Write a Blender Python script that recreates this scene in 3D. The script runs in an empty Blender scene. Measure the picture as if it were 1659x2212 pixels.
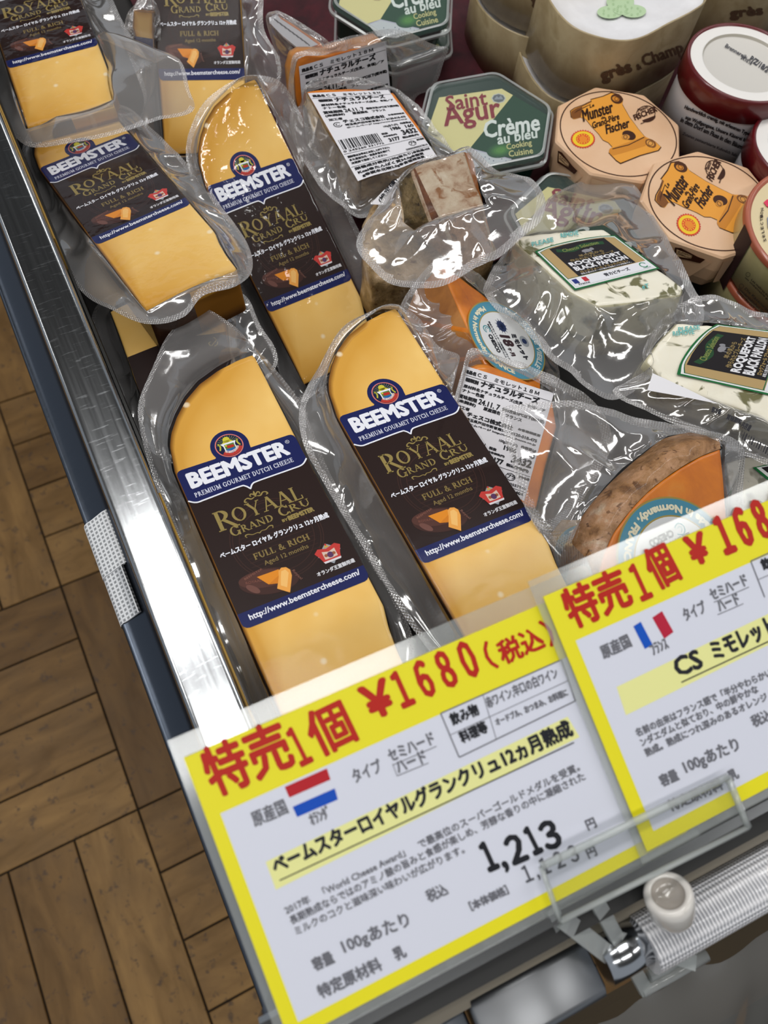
import bpy, math, random
import numpy as np
from mathutils import Vector, Matrix, noise
from mathutils.geometry import tessellate_polygon

# ---------------------------------------------------------------- camera, light, exposure
SC = bpy.context.scene
COL = SC.collection
FPX, CX, CY, HC = 1690.0, 829.5, 1106.0, 1.22
_a = np.array([-2195.0, -4182.0, FPX]); _a /= np.linalg.norm(_a)
_b = np.array([6500.0, (FPX*FPX - 2195*6500.0)/4182.0, FPX]); _b /= np.linalg.norm(_b)
_u = np.cross(_a, _b)
if _u[2] > 0: _u = -_u
RWC = np.array([_b, _a, _u])            # world axes seen in camera space (x right, y down, z ahead)
CAM = np.array([0, 0, HC])

cd = bpy.data.cameras.new('camera'); cam = bpy.data.objects.new('camera', cd); COL.objects.link(cam)
m = np.eye(4); m[:3, 0] = RWC[:, 0]; m[:3, 1] = -RWC[:, 1]; m[:3, 2] = -RWC[:, 2]; m[:3, 3] = CAM
cam.matrix_world = Matrix(m.tolist())
cd.sensor_fit = 'VERTICAL'; cd.sensor_height = 5.6; cd.lens = 5.6*FPX/2212.0
cd.clip_start = 0.01; cd.clip_end = 30
cd.dof.use_dof = True; cd.dof.focus_distance = 0.40; cd.dof.aperture_fstop = 2.1
SC.camera = cam
vs = SC.view_settings
vs.view_transform = 'Standard'; vs.look = 'None'; vs.gamma = 1.0; vs.use_curve_mapping = False
vs.exposure = 0.04
cy = SC.cycles
cy.max_bounces = 12; cy.diffuse_bounces = 3; cy.glossy_bounces = 3; cy.transmission_bounces = 4
cy.transparent_max_bounces = 14; cy.caustics_reflective = False; cy.caustics_refractive = False
cy.sample_clamp_indirect = 4.0

w = bpy.data.worlds.new('world'); SC.world = w; w.use_nodes = True
w.node_tree.nodes['Background'].inputs[0].default_value = (0.86, 0.92, 1.0, 1)
w.node_tree.nodes['Background'].inputs[1].default_value = 0.34

def area(name, loc, size, power, col=(1, 0.97, 0.93), rot=(0, 0, 0)):
    l = bpy.data.lights.new(name, 'AREA'); l.shape = 'RECTANGLE'; l.size, l.size_y = size
    l.energy = power; l.color = col
    o = bpy.data.objects.new(name, l); COL.objects.link(o); o.location = loc; o.rotation_euler = rot
    return o
# ceiling lamps of the shop: rows of long tubes
for i, (x, y, sx, sy, p) in enumerate([
        (-0.15, 0.87, 1.5, 0.22, 19), (-0.15, 0.42, 1.4, 0.10, 4), (-1.9, 0.9, 1.3, 0.16, 9), (1.7, 0.95, 1.3, 0.16, 10),
        (-0.3, -0.75, 1.4, 0.16, 9), (1.6, -0.7, 1.3, 0.16, 9), (1.5, 3.0, 1.4, 0.16, 12), (3.1, 0.9, 1.3, 0.16, 8),
        (-2.2, 2.9, 1.3, 0.16, 8), (-2.1, -0.8, 1.3, 0.16, 8)]):
    area('ceiling_lamp', (x, y, 2.78), (sx, sy), p, (1, 0.985, 0.96))

# ---------------------------------------------------------------- helpers
def lin(c):
    if isinstance(c, str):
        c = [int(c[i:i+2], 16)/255 for i in (0, 2, 4)]
    return tuple(x/12.92 if x <= 0.04045 else ((x+0.055)/1.055)**2.4 for x in c) + (1,)

MATS = {}
def mat(name, col=None, rough=0.5, metal=0.0, coat=0.0, spec=0.5):
    if name in MATS: return MATS[name]
    M = bpy.data.materials.new(name); M.use_nodes = True; MATS[name] = M
    p = M.node_tree.nodes['Principled BSDF']
    if col is not None: p.inputs['Base Color'].default_value = lin(col)
    p.inputs['Roughness'].default_value = rough; p.inputs['Metallic'].default_value = metal
    p.inputs['Coat Weight'].default_value = coat; p.inputs['Coat Roughness'].default_value = 0.08
    p.inputs['Specular IOR Level'].default_value = spec
    return M
def ink(hexc, rough=0.42, coat=0.0):
    return mat('ink_' + hexc + ('' if not coat else '_gloss'), hexc, rough, 0, coat, 0.18)

class NT:
    def __init__(s, M): s.t = M.node_tree; s.p = s.t.nodes.get('Principled BSDF'); s.co = None
    def n(s, kind, **kw):
        nd = s.t.nodes.new('ShaderNode' + kind)
        for k, v in kw.items():
            if k[0] == 'i' and k[1:].isdigit(): nd.inputs[int(k[1:])].default_value = v
            elif hasattr(nd, k): setattr(nd, k, v)
            else: nd.inputs[k.replace('_', ' ')].default_value = v
        return nd
    def l(s, a, b): s.t.links.new(a, b)
    def coord(s, scale=(1, 1, 1), rot=(0, 0, 0)):
        if s.co is None: s.co = s.n('TexCoord')
        mp = s.n('Mapping'); mp.inputs['Scale'].default_value = scale; mp.inputs['Rotation'].default_value = rot
        s.l(s.co.outputs['Object'], mp.inputs[0]); return mp.outputs[0]
    def noise(s, scale, detail=3, rough=0.5, vec=None, dist=0.0):
        nd = s.n('TexNoise', Scale=scale, Detail=detail, Roughness=rough, Distortion=dist)
        s.l(vec if vec is not None else s.coord(), nd.inputs['Vector']); return nd.outputs[0]
    def ramp(s, src, stops, interp='LINEAR'):
        nd = s.n('ValToRGB'); cr = nd.color_ramp; cr.interpolation = interp
        while len(cr.elements) < len(stops): cr.elements.new(0.5)
        for e, (p, c) in zip(cr.elements, stops):
            e.position = p; e.color = lin(c) if not isinstance(c, (int, float)) else (c, c, c, 1)
        s.l(src, nd.inputs[0]); return nd.outputs[0]
    def mix(s, f, a, b, mode='MIX'):
        nd = s.n('Mix', data_type='RGBA', blend_type=mode)
        for sock, v in ((nd.inputs[0], f), (nd.inputs[6], a), (nd.inputs[7], b)):
            if hasattr(v, 'links'): s.l(v, sock)
            else: sock.default_value = v if isinstance(v, (int, float)) else (lin(v) if not (isinstance(v, tuple) and len(v) == 4) else v)
        return nd.outputs[2]
    def math(s, op, a, b=0.0):
        nd = s.n('Math', operation=op)
        for sock, v in ((nd.inputs[0], a), (nd.inputs[1], b)):
            if hasattr(v, 'links'): s.l(v, sock)
            else: sock.default_value = v
        return nd.outputs[0]
    def bump(s, h, strength=0.3, dist=0.001, prev=None):
        nd = s.n('Bump'); nd.inputs['Strength'].default_value = strength; nd.inputs['Distance'].default_value = dist
        s.l(h, nd.inputs['Height'])
        if prev is not None: s.l(prev, nd.inputs['Normal'])
        return nd.outputs[0]

def ray(px, py):
    return RWC @ np.array([(px-CX)/FPX, (py-CY)/FPX, 1.0])
def at(px, py, z):
    r = ray(px, py); return CAM + (z-HC)/r[2]*r

class Plane:
    """flat frame: origin, in-plane axes, normal; loc() reads a point of the photograph onto it"""
    def __init__(s, R, t): s.R = np.array(R, float); s.t = np.array(t, float)
    def f(s, x, y, off=0.0): return s.R @ np.array([x, y, off]) + s.t
    def loc(s, px, py, off=0.0):
        n = s.R[:, 2]; r = ray(px, py); q = CAM + (n @ (s.t - CAM) + off)/(n @ r)*r
        v = s.R.T @ (q - s.t); return (v[0], v[1])
    def hit(s, px, py, off=0.0):
        x, y = s.loc(px, py, off); return s.f(x, y, off)
def plane3(a, b, c):
    A, B, Cc = (at(*p) for p in (a, b, c))
    u = (B-A)/np.linalg.norm(B-A); n = np.cross(u, Cc-A); n /= np.linalg.norm(n)
    if n[2] < 0: n = -n
    return Plane(np.stack([u, np.cross(n, u), n], 1), A)
def flat(z): return Plane(np.eye(3), (0, 0, z))

def homog(src, dst):
    A = []
    for (x, y), (X, Y) in zip(src, dst):
        A += [[x, y, 1, 0, 0, 0, -X*x, -X*y, -X], [0, 0, 0, x, y, 1, -Y*x, -Y*y, -Y]]
    return np.linalg.svd(np.array(A, float))[2][-1].reshape(3, 3)
def fquad(pl, quad, W, H):
    """rect W x H (y up, quad TL TR BR BL in the photograph) laid on the plane"""
    q = [pl.loc(*p) for p in quad]
    h = homog([(0, H), (W, H), (W, 0), (0, 0)], q)
    def f(x, y, off=0.0):
        v = h @ np.array([x, y, 1.0]); return pl.f(v[0]/v[2], v[1]/v[2], off)
    return f

class G:
    """collects faces with materials, becomes ONE mesh object"""
    def __init__(s): s.v = []; s.fc = []; s.m = []; s.mats = []; s.sm = []; s.attr = {}
    def mi(s, M):
        if M not in s.mats: s.mats.append(M)
        return s.mats.index(M)
    def add(s, vs, fs, M, smooth=False):
        b = len(s.v); s.v += [tuple(v) for v in vs]; k = s.mi(M)
        for f in fs: s.fc.append(tuple(b+i for i in f)); s.m.append(k); s.sm.append(smooth)
        return b
    def box(s, x0, x1, y0, y1, z0, z1, M, f=None):
        P = [(x, y, z) for z in (z0, z1) for y in (y0, y1) for x in (x0, x1)]
        if f: P = [f(*p) for p in P]
        s.add(P, [(0, 2, 3, 1), (4, 5, 7, 6), (0, 1, 5, 4), (2, 6, 7, 3), (0, 4, 6, 2), (1, 3, 7, 5)], M)
    def tube(s, pts, r, M, n=16, cap=True, smooth=True, ry=None):
        P = [Vector(p) for p in pts]; rs = r if isinstance(r, (list, tuple)) else [r]*len(P)
        up = Vector((0, 0, 1)); V = []
        for i, p in enumerate(P):
            d = (P[min(i+1, len(P)-1)] - P[max(i-1, 0)]).normalized()
            a = d.cross(up if abs(d.z) < 0.9 else Vector((1, 0, 0))).normalized(); b = a.cross(d)
            for k in range(n):
                t = 2*math.pi*k/n
                V.append(p + a*math.cos(t)*rs[i] + b*math.sin(t)*(rs[i] if ry is None else ry*rs[i]))
        F = [(i*n+k, i*n+(k+1) % n, (i+1)*n+(k+1) % n, (i+1)*n+k) for i in range(len(P)-1) for k in range(n)]
        b0 = s.add(V, F, M, smooth)
        if cap:
            s.fc.append(tuple(b0+k for k in range(n))[::-1]); s.m.append(s.mi(M)); s.sm.append(False)
            s.fc.append(tuple(b0+(len(P)-1)*n+k for k in range(n))); s.m.append(s.mi(M)); s.sm.append(False)
    def lathe(s, o, axis, prof, mats, n=64, rmul=None):
        """prof: (r, h) ; mats: one material or one per segment; rmul(t)->radius factor"""
        ax = Vector(axis).normalized(); a = ax.orthogonal().normalized()
        if abs(ax.z) > 0.99: a = Vector((1, 0, 0))
        b = ax.cross(a); o = Vector(o); V = []
        for r, h in prof:
            for k in range(n):
                t = 2*math.pi*k/n; q = r*(rmul(t) if rmul else 1)
                V.append(o + ax*h + a*math.cos(t)*q + b*math.sin(t)*q)
        for i in range(len(prof)-1):
            M = mats[i] if isinstance(mats, list) else mats
            s.add([], [], M); base = len(s.v) if i == 0 else base
            if i == 0: s.v += [tuple(v) for v in V]
            k0 = s.mi(M)
            for k in range(n):
                s.fc.append((base+i*n+k, base+i*n+(k+1) % n, base+(i+1)*n+(k+1) % n, base+(i+1)*n+k)); s.m.append(k0); s.sm.append(True)
    def build(s, name, parent=None, label=None, kind=None, xf=None):
        me = bpy.data.meshes.new(name)
        V = s.v
        if xf is not None: V = [xf(v) for v in V]
        elif parent is not None and parent.get('_off') is not None:
            o = parent['_off']; V = [(v[0]-o[0], v[1]-o[1], v[2]-o[2]) for v in V]
        me.from_pydata([tuple(map(float, v)) for v in V], [], s.fc)
        for M in s.mats: me.materials.append(M)
        me.polygons.foreach_set('material_index', s.m); me.polygons.foreach_set('use_smooth', s.sm)
        for k, vals in s.attr.items():
            A = me.attributes.new(k, 'FLOAT', 'POINT')
            A.data.foreach_set('value', list(vals) + [0.0]*(len(me.vertices)-len(vals)))
        me.update()
        ob = bpy.data.objects.new(name, me); COL.objects.link(ob)
        if parent is not None: ob.parent = parent
        if label: ob['label'] = label
        if kind: ob['kind'] = kind
        return ob

def thing(name, label, cat, loc=(0, 0, 0), group=None, matrix=None):
    o = bpy.data.objects.new(name, None); COL.objects.link(o); o.empty_display_size = 0.01
    if matrix is not None: o.matrix_world = matrix
    else: o.location = tuple(map(float, loc)); o['_off'] = tuple(map(float, loc))
    o['label'] = label; o['category'] = cat
    if group: o['group'] = group
    return o
def tag(o, label, cat, group=None, kind=None):
    if label: o['label'] = label
    if cat: o['category'] = cat
    if group: o['group'] = group
    if kind: o['kind'] = kind
    return o

# ---------------------------------------------------------------- lettering
TC = {}
def glyphs(s, shear=0.0, res=2):
    key = (s, shear)
    if key in TC: return TC[key]
    c = bpy.data.curves.new('t', 'FONT'); c.body = s; c.resolution_u = res; c.shear = shear
    o = bpy.data.objects.new('t', c); me = o.to_mesh()
    V = np.array([v.co[:2] for v in me.vertices]) if len(me.vertices) else np.zeros((0, 2))
    F = [tuple(p.vertices) for p in me.polygons]
    o.to_mesh_clear(); bpy.data.objects.remove(o); bpy.data.curves.remove(c)
    TC[key] = (V, F); return TC[key]

# serif capitals drawn with strokes: each item (x0,y0,x1,y1,width) or arc ('e',cx,cy,rx,ry,a0,a1,thick)
def _s(x, y, h=0.13): return (x-h, y, x+h, y, 0.045)
SER = {
 'A': (0.8, [(.08, 0, .4, 1, .055), (.4, 1, .72, 0, .14), (.18, .34, .62, .34, .05), _s(.08, .02), _s(.72, .02, .15)]),
 'B': (.66, [(.16, 0, .16, 1, .13), ('e', .28, .76, .24, .24, -90, 90, .12), ('e', .3, .26, .3, .26, -90, 90, .13), (.05, .98, .32, .98, .045), (.16, .51, .3, .51, .045), (.05, .02, .32, .02, .045)]),
 'C': (.78, [('e', .42, .5, .37, .5, 38, 322, .13), (.72, .98, .72, .7, .05), (.74, .02, .74, .24, .04)]),
 'D': (.84, [(.16, 0, .16, 1, .13), ('e', .3, .5, .46, .5, -90, 90, .14), (.05, .98, .32, .98, .045), (.05, .02, .32, .02, .045)]),
 'E': (.64, [(.16, 0, .16, 1, .13), (.05, .98, .56, .98, .05), (.16, .52, .44, .52, .05), (.05, .02, .6, .02, .05), (.56, .98, .56, .8, .045), (.59, .02, .59, .24, .045), (.44, .4, .44, .64, .04)]),
 'F': (.6, [(.16, 0, .16, 1, .13), (.05, .98, .55, .98, .05), (.16, .52, .44, .52, .05), _s(.16, .02), (.55, .98, .55, .78, .045), (.44, .4, .44, .64, .04)]),
 'G': (.84, [('e', .42, .5, .37, .5, 38, 330, .13), (.7, .0, .7, .42, .12), (.56, .43, .82, .43, .045), (.72, .98, .72, .72, .05)]),
 'H': (.86, [(.16, 0, .16, 1, .13), (.7, 0, .7, 1, .13), (.16, .5, .7, .5, .05), _s(.16, .02), _s(.7, .02), _s(.16, .98), _s(.7, .98)]),
 'I': (.34, [(.17, 0, .17, 1, .13), _s(.17, .02), _s(.17, .98)]),
 'K': (.8, [(.16, 0, .16, 1, .13), (.2, .45, .62, .98, .05), (.3, .56, .68, 0, .13), _s(.16, .02), _s(.16, .98), _s(.66, .02), _s(.62, .98)]),
 'L': (.62, [(.16, 0, .16, 1, .13), _s(.16, .98), (.05, .02, .58, .02, .05), (.57, .02, .57, .26, .05)]),
 'M': (1.0, [(.14, 0, .18, 1, .055), (.18, 1, .5, .05, .14), (.5, .05, .82, 1, .055), (.84, 0, .82, 1, .14), _s(.14, .02), _s(.84, .02, .15), _s(.14, .98, .1), _s(.86, .98, .1)]),
 'N': (.88, [(.16, 0, .16, 1, .05), (.14, 1, .72, 0, .15), (.72, 0, .72, 1, .05), _s(.16, .02), _s(.1, .98, .1), _s(.72, .98)]),
 'O': (.88, [('e', .44, .5, .39, .5, 0, 360, .13)]),
 'P': (.64, [(.16, 0, .16, 1, .13), ('e', .28, .73, .28, .27, -90, 90, .13), _s(.16, .02), (.05, .98, .32, .98, .045), (.16, .47, .3, .47, .045)]),
 'Q': (.9, [('e', .44, .5, .39, .5, 0, 360, .13), (.42, .05, .85, -.2, .09)]),
 'R': (.76, [(.16, 0, .16, 1, .13), ('e', .28, .74, .27, .26, -90, 90, .13), _s(.16, .02), (.05, .98, .32, .98, .045), (.16, .49, .34, .49, .045), (.34, .49, .68, .02, .13), (.62, .02, .8, .02, .045)]),
 'S': (.56, [('e', .27, .75, .2, .25, 40, 270, .09), ('e', .28, .25, .22, .26, -140, 90, .1), (.46, .95, .46, .74, .04), (.06, .05, .06, .28, .04)]),
 'T': (.74, [(.37, 0, .37, 1, .13), _s(.37, .02, .15), (.04, .98, .7, .98, .05), (.04, .98, .04, .76, .045), (.7, .98, .7, .76, .045)]),
 'U': (.84, [(.17, .3, .17, 1, .13), (.68, .3, .68, 1, .055), ('e', .425, .32, .255, .32, 180, 360, .11), _s(.17, .98), _s(.68, .98, .1)]),
 'X': (.8, [(.1, 1, .68, 0, .13), (.66, 1, .1, 0, .05), _s(.1, .02), _s(.68, .02), _s(.1, .98), _s(.66, .98)]),
 'Y': (.8, [(.4, 0, .4, .45, .13), (.1, 1, .4, .42, .13), (.7, 1, .4, .42, .05), _s(.4, .02), _s(.1, .98), _s(.7, .98, .1)]),
 '&': (.86, [('e', .34, .76, .17, .22, 0, 360, .08), ('e', .33, .28, .27, .29, 60, 360, .11), (.24, .64, .74, .02, .12), _s(.76, .02, .1), (.6, .28, .72, .52, .05)]),
 ' ': (.34, []),
}
def serif(s, small=1.0):
    key = ('serif', s, small)
    if key in TC: return TC[key]
    V, F, x = [], [], 0.0
    for i, ch in enumerate(s):
        k = 1.0
        if ch.islower(): ch = ch.upper(); k = small
        w_, items = SER.get(ch, SER[' '])
        for it in items:
            if it[0] == 'e':
                _, ex, ey, rx, ry, a0, a1, th = it; n = max(6, int(abs(a1-a0)/18)); b = len(V)
                for j in range(n+1):
                    t = math.radians(a0+(a1-a0)*j/n); tt = th*abs(math.cos(t))+0.045*abs(math.sin(t))
                    c_, s_ = math.cos(t), math.sin(t)
                    V += [(x+k*(ex+rx*c_), k*(ey+ry*s_)), (x+k*(ex+(rx-tt)*c_), k*(ey+(ry-tt)*s_))]
                F += [(b+2*j, b+2*j+2, b+2*j+3, b+2*j+1) for j in range(n)]
            else:
                x0, y0, x1, y1, t = it; d = math.hypot(x1-x0, y1-y0) or 1; nx, ny = -(y1-y0)/d*t/2, (x1-x0)/d*t/2
                if abs(x1-x0) > .05 and abs(y1-y0) > .05: nx, ny = (-t/2*1.1, 0)
                b = len(V)
                V += [(x+k*(x0+nx), k*(y0+ny)), (x+k*(x0-nx), k*(y0-ny)), (x+k*(x1-nx), k*(y1-ny)), (x+k*(x1+nx), k*(y1+ny))]
                F.append((b, b+1, b+2, b+3))
        x += k*w_ + 0.07
    TC[key] = (np.array(V), F); return TC[key]

class Pr(G):
    """flat print on a surface f(x, y, off); every layer sits a hair above the last"""
    E = 0.00004
    def __init__(s, f, base=0.0001): super().__init__(); s.f = f; s.base = base; s.ly = 0
    def put(s, pts, fs, M, ly=None):
        if isinstance(M, str): M = ink(M)
        if ly is None: s.ly += 1; ly = s.ly
        s.add([s.f(x, y, s.base+ly*s.E) for x, y in pts], fs, M)
    def poly(s, pts, M, ly=None):
        fs = tessellate_polygon([[Vector((x, y, 0)) for x, y in pts]]); s.put(pts, [tuple(f) for f in fs], M, ly)
    def disc(s, c, r, M, ly=None, ry=None, n=40, a0=0, a1=360, rot=0):
        ry = r if ry is None else ry; q = math.radians(rot)
        P = []
        for k in range(n):
            t = math.radians(a0+(a1-a0)*k/(n if a1-a0 == 360 else n-1)); x, y = r*math.cos(t), ry*math.sin(t)
            P.append((c[0]+x*math.cos(q)-y*math.sin(q), c[1]+x*math.sin(q)+y*math.cos(q)))
        s.poly(P, M, ly)
    def ring(s, c, r, w_, M, ly=None, ry=None, a0=0, a1=360, n=48, rot=0):
        ry = r if ry is None else ry; q = math.radians(rot)
        P = []
        for k in range(n+1):
            t = math.radians(a0+(a1-a0)*k/n); x, y = r*math.cos(t), ry*math.sin(t)
            P.append((c[0]+x*math.cos(q)-y*math.sin(q), c[1]+x*math.sin(q)+y*math.cos(q)))
        s.strip(P, w_, M, ly)
    def strip(s, pts, w_, M, ly=None):
        n = len(pts); ws = w_ if isinstance(w_, (list, tuple)) else [w_]*n; V = []
        for i, (x, y) in enumerate(pts):
            a, b = pts[max(i-1, 0)], pts[min(i+1, n-1)]; dx, dy = b[0]-a[0], b[1]-a[1]; d = math.hypot(dx, dy) or 1
            V += [(x-dy/d*ws[i]/2, y+dx/d*ws[i]/2), (x+dy/d*ws[i]/2, y-dx/d*ws[i]/2)]
        s.put(V, [(2*i, 2*i+2, 2*i+3, 2*i+1) for i in range(n-1)], M, ly)
    def curve(s, pts, w_, M, ly=None, n=8):
        P = spline(pts, n)
        if isinstance(w_, (list, tuple)): w_ = list(np.interp(np.linspace(0, 1, len(P)), np.linspace(0, 1, len(w_)), w_))
        s.strip(P, w_, M, ly)
    def text(s, t, p0, p1, h, M, bold=0.0, ser=False, small=0.78, shear=0.0, flip=1, ly=None, arc=None):
        """bounding box of the lettering: lower-left p0, lower-right p1, height h. flip=-1 when y runs down"""
        V, F = serif(t, small) if ser else glyphs(t, shear)
        if len(V) == 0: return
        lo, hi = V.min(0), V.max(0); U = (V-lo)/(hi-lo+1e-9)
        if arc:                                    # arc = (centre, radius, a0, a1) ; baseline on the circle
            c, r, a0, a1 = arc; P = []
            for u, v in U:
                an = math.radians(a0+(a1-a0)*u); rr = r+h*v*(1 if a1 < a0 else -1)
                P.append((c[0]+rr*math.cos(an), c[1]+rr*math.sin(an)))
        else:
            d = np.array(p1, float)-np.array(p0, float); L = np.linalg.norm(d); d /= L
            nrm = np.array([-d[1], d[0]])*flip
            P = [tuple(np.array(p0)+d*L*u+nrm*h*v) for u, v in U]
        if ly is None: s.ly += 1; ly = s.ly
        if bold:
            for k in range(6):
                a = math.pi*k/3; s.put([(x+bold*math.cos(a), y+bold*math.sin(a)) for x, y in P], F, M, ly+k*0.07)
            s.ly += 1 if ly == s.ly else 0
        s.put(P, F, M, ly+0.5)

def spline(pts, n=8, closed=False):
    P = [np.array(p, float) for p in pts]; N = len(P); out = []
    rng = range(N if closed else N-1)
    for i in rng:
        p0 = P[(i-1) % N] if closed or i > 0 else P[0]; p1 = P[i]; p2 = P[(i+1) % N]
        p3 = P[(i+2) % N] if closed or i+2 < N else P[-1]
        for k in range(n):
            t = k/n
            out.append(tuple(0.5*((2*p1)+(-p0+p2)*t+(2*p0-5*p1+4*p2-p3)*t*t+(-p0+3*p1-3*p2+p3)*t**3)))
    if not closed: out.append(tuple(P[-1]))
    return out

def resample(pts, N):
    """closed polyline -> N points by length; extra columns are interpolated too"""
    P = np.array(pts, float); Q = np.vstack([P, P[:1]]); d = np.r_[0, np.cumsum(np.linalg.norm(np.diff(Q[:, :2], axis=0), axis=1))]
    t = np.linspace(0, d[-1], N, endpoint=False)
    return np.stack([np.interp(t, d, Q[:, k]) for k in range(Q.shape[1])], 1)

def slab(g, f, out, top, side, th, c=None, r=0.0015, N=120, amp=0.0, fr=60, seed=0, taper=0.0, bottom=True, side2=None, slant=(0, 0)):
    """rounded slab from an outline in a surface frame; third column of the outline (0..1) marks the rind edge"""
    O = resample(out, N); C = np.array(c) if c is not None else O[:, :2].mean(0)
    fl = O[:, 2] if O.shape[1] > 2 else np.zeros(N)
    fs_ = sum(np.roll(fl, k) for k in range(-9, 10))/19 if fl.any() else fl
    rings = []
    for q in (0.15, 0.3, 0.45, 0.6, 0.72, 0.82, 0.9, 0.95): rings.append((q, 0.0, q, 0))
    for a, b in ((1.0, 0), (0.45, -0.3), (0.0, -1.0)): rings.append((None, b*r, 1.0, a))
    for k in (0.25, 0.5, 0.75, 1.0): rings.append((None, -r-(th-r)*k, 1.0, 0))
    D = O[:, :2]-C; L = np.linalg.norm(D, axis=1)
    V = [f(C[0], C[1], 0)]; A = [0.0]
    for ri, (q, z, at_, ins) in enumerate(rings):
        for k in range(N):
            s_ = (q if q is not None else 1.0)
            p = C+D[k]*s_*(1-(r*1.2/L[k] if q is not None else r*ins/L[k]))
            zz = z; k2 = max(0.0, -z)/th
            p = p + np.array(slant)*k2
            if taper: p = C+(p-C)*(1+taper*k2)
            if amp:
                nv = noise.noise(Vector((p[0]*fr+seed, p[1]*fr, z*fr)))
                zz += amp*nv*(1 if q is not None else 0.5)
                p = p+D[k]/L[k]*amp*noise.noise(Vector((p[0]*fr, p[1]*fr+seed, z*fr*1.3)))*(1 if q is None else 0.3)
            V.append(f(p[0], p[1], zz)); A.append(fs_[k]*max(0.0, (at_ if q is not None else 1.0))**4 if z > -r*1.01 else 1.0)
    b = len(g.v); n_old = len(g.attr.get('rind', []))
    g.attr.setdefault('rind', []); g.attr['rind'] += [0.0]*(b-n_old) + A
    F1 = [(0, 1+k, 1+(k+1) % N) for k in range(N)]; F2 = []
    nt = 8+2
    for i in range(len(rings)-1):
        for k in range(N):
            q = (1+i*N+k, 1+(i+1)*N+k, 1+(i+1)*N+(k+1) % N, 1+i*N+(k+1) % N)
            (F1 if i < nt-1 else F2).append(q)
    g.add(V, [], top); kt, ks = g.mi(top), g.mi(side)
    for F, k in ((F1, kt), (F2, ks)):
        for q in F:
            kk = g.mi(side2) if (side2 is not None and k == ks and F is F2 and fl[(q[0]-1) % N] < 0.5) else k
            g.fc.append(tuple(b+i for i in q)); g.m.append(kk); g.sm.append(True)
    if bottom:
        n0 = 1+(len(rings)-1)*N
        g.fc.append(tuple(b+n0+k for k in range(N))[::-1]); g.m.append(ks); g.sm.append(False)
    return O[:, :2]

def film(f, C, body, out, N=220, n1=12, n2=26, eps=0.0007, amp=0.0022, k1=2.3, p=3.2, band=0.0035, seed=0, top=0.0, topk=(60, 260), M=None, Ms=None, edge=0.0, Mt=None):
    """vacuum bag: a sheet that hugs the body and flares out to a creased, sealed edge"""
    g = G(); M = M or MATS['film']; Ms = Ms or MATS['film_seal']
    B = np.array(spline(out, 14, True)); B = resample(B, N); C = np.array(C, float)
    Pn = np.array(body); Pn2 = np.roll(Pn, -1, 0)
    V = [f(C[0], C[1], eps)]; band_i = []
    cols = []
    for k in range(N):
        d = B[k, :2]-C; e = Pn2-Pn; den = d[0]*e[:, 1]-d[1]*e[:, 0]; den[abs(den) < 1e-12] = 1e-12
        w_ = Pn-C; t = (w_[:, 0]*e[:, 1]-w_[:, 1]*e[:, 0])/den; u = (w_[:, 0]*d[1]-w_[:, 1]*d[0])/den
        ok = (u >= 0) & (u <= 1) & (t > 0); te = t[ok].max() if ok.any() else 0.6
        cols.append((d, min(te*1.012, 0.97), math.atan2(d[1], d[0]), np.linalg.norm(d)))
    for j in range(1, n1+n2+1):
        for k in range(N):
            d, te, th, L = cols[k]; zb = B[k, 2]
            if j <= n1:
                rho = te*(j/n1)**0.8; z = eps; s_ = 0
                if top: 
                    x, y = C+d*rho
                    z += top*(0.5+0.5*noise.noise(Vector((x*topk[0], y*topk[1], seed))))*1.0
            else:
                s_ = (j-n1)/n2; rho = te+(1-te)*s_**1.25
                z = zb+(eps-zb)*(1-s_)**p
            x, y = C+d*rho
            if s_ > 0:
                ca, sa = math.cos(th), math.sin(th)
                r1 = abs(noise.noise(Vector((ca*k1+seed, sa*k1, s_*1.1))))
                r2 = abs(noise.noise(Vector((x*24+seed, y*24, 3.1+seed)))); r3 = noise.noise(Vector((x*13, y*13, 7.7+seed)))
                w1 = (1-2.8*r1)*0.9+(0.8-2.4*r2)*0.9+r3*1.3
                z += amp*w1*min(1, s_*5)*(1-0.55*s_) + edge*math.sin(th*9+seed)*s_*s_
                z = max(z, -0.05)
            V.append(f(x, y, z))
    F = [(0, 1+k, 1+(k+1) % N) for k in range(N)]; g.add(V, F, Mt or M, True); km, ks = g.mi(M), g.mi(Ms); kt = g.mi(Mt) if Mt else km
    for i in range(n1+n2-1):
        for k in range(N):
            s_ = (i+1-n1)/n2; d, te, th, L = cols[k]
            dist = (1-(te+(1-te)*max(s_, 0)**1.25))*L
            g.fc.append((1+i*N+k, 1+(i+1)*N+k, 1+(i+1)*N+(k+1) % N, 1+i*N+(k+1) % N))
            g.m.append(ks if s_ > 0 and dist < band else (kt if s_ < 0.02 else km)); g.sm.append(True)
    return g

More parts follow.
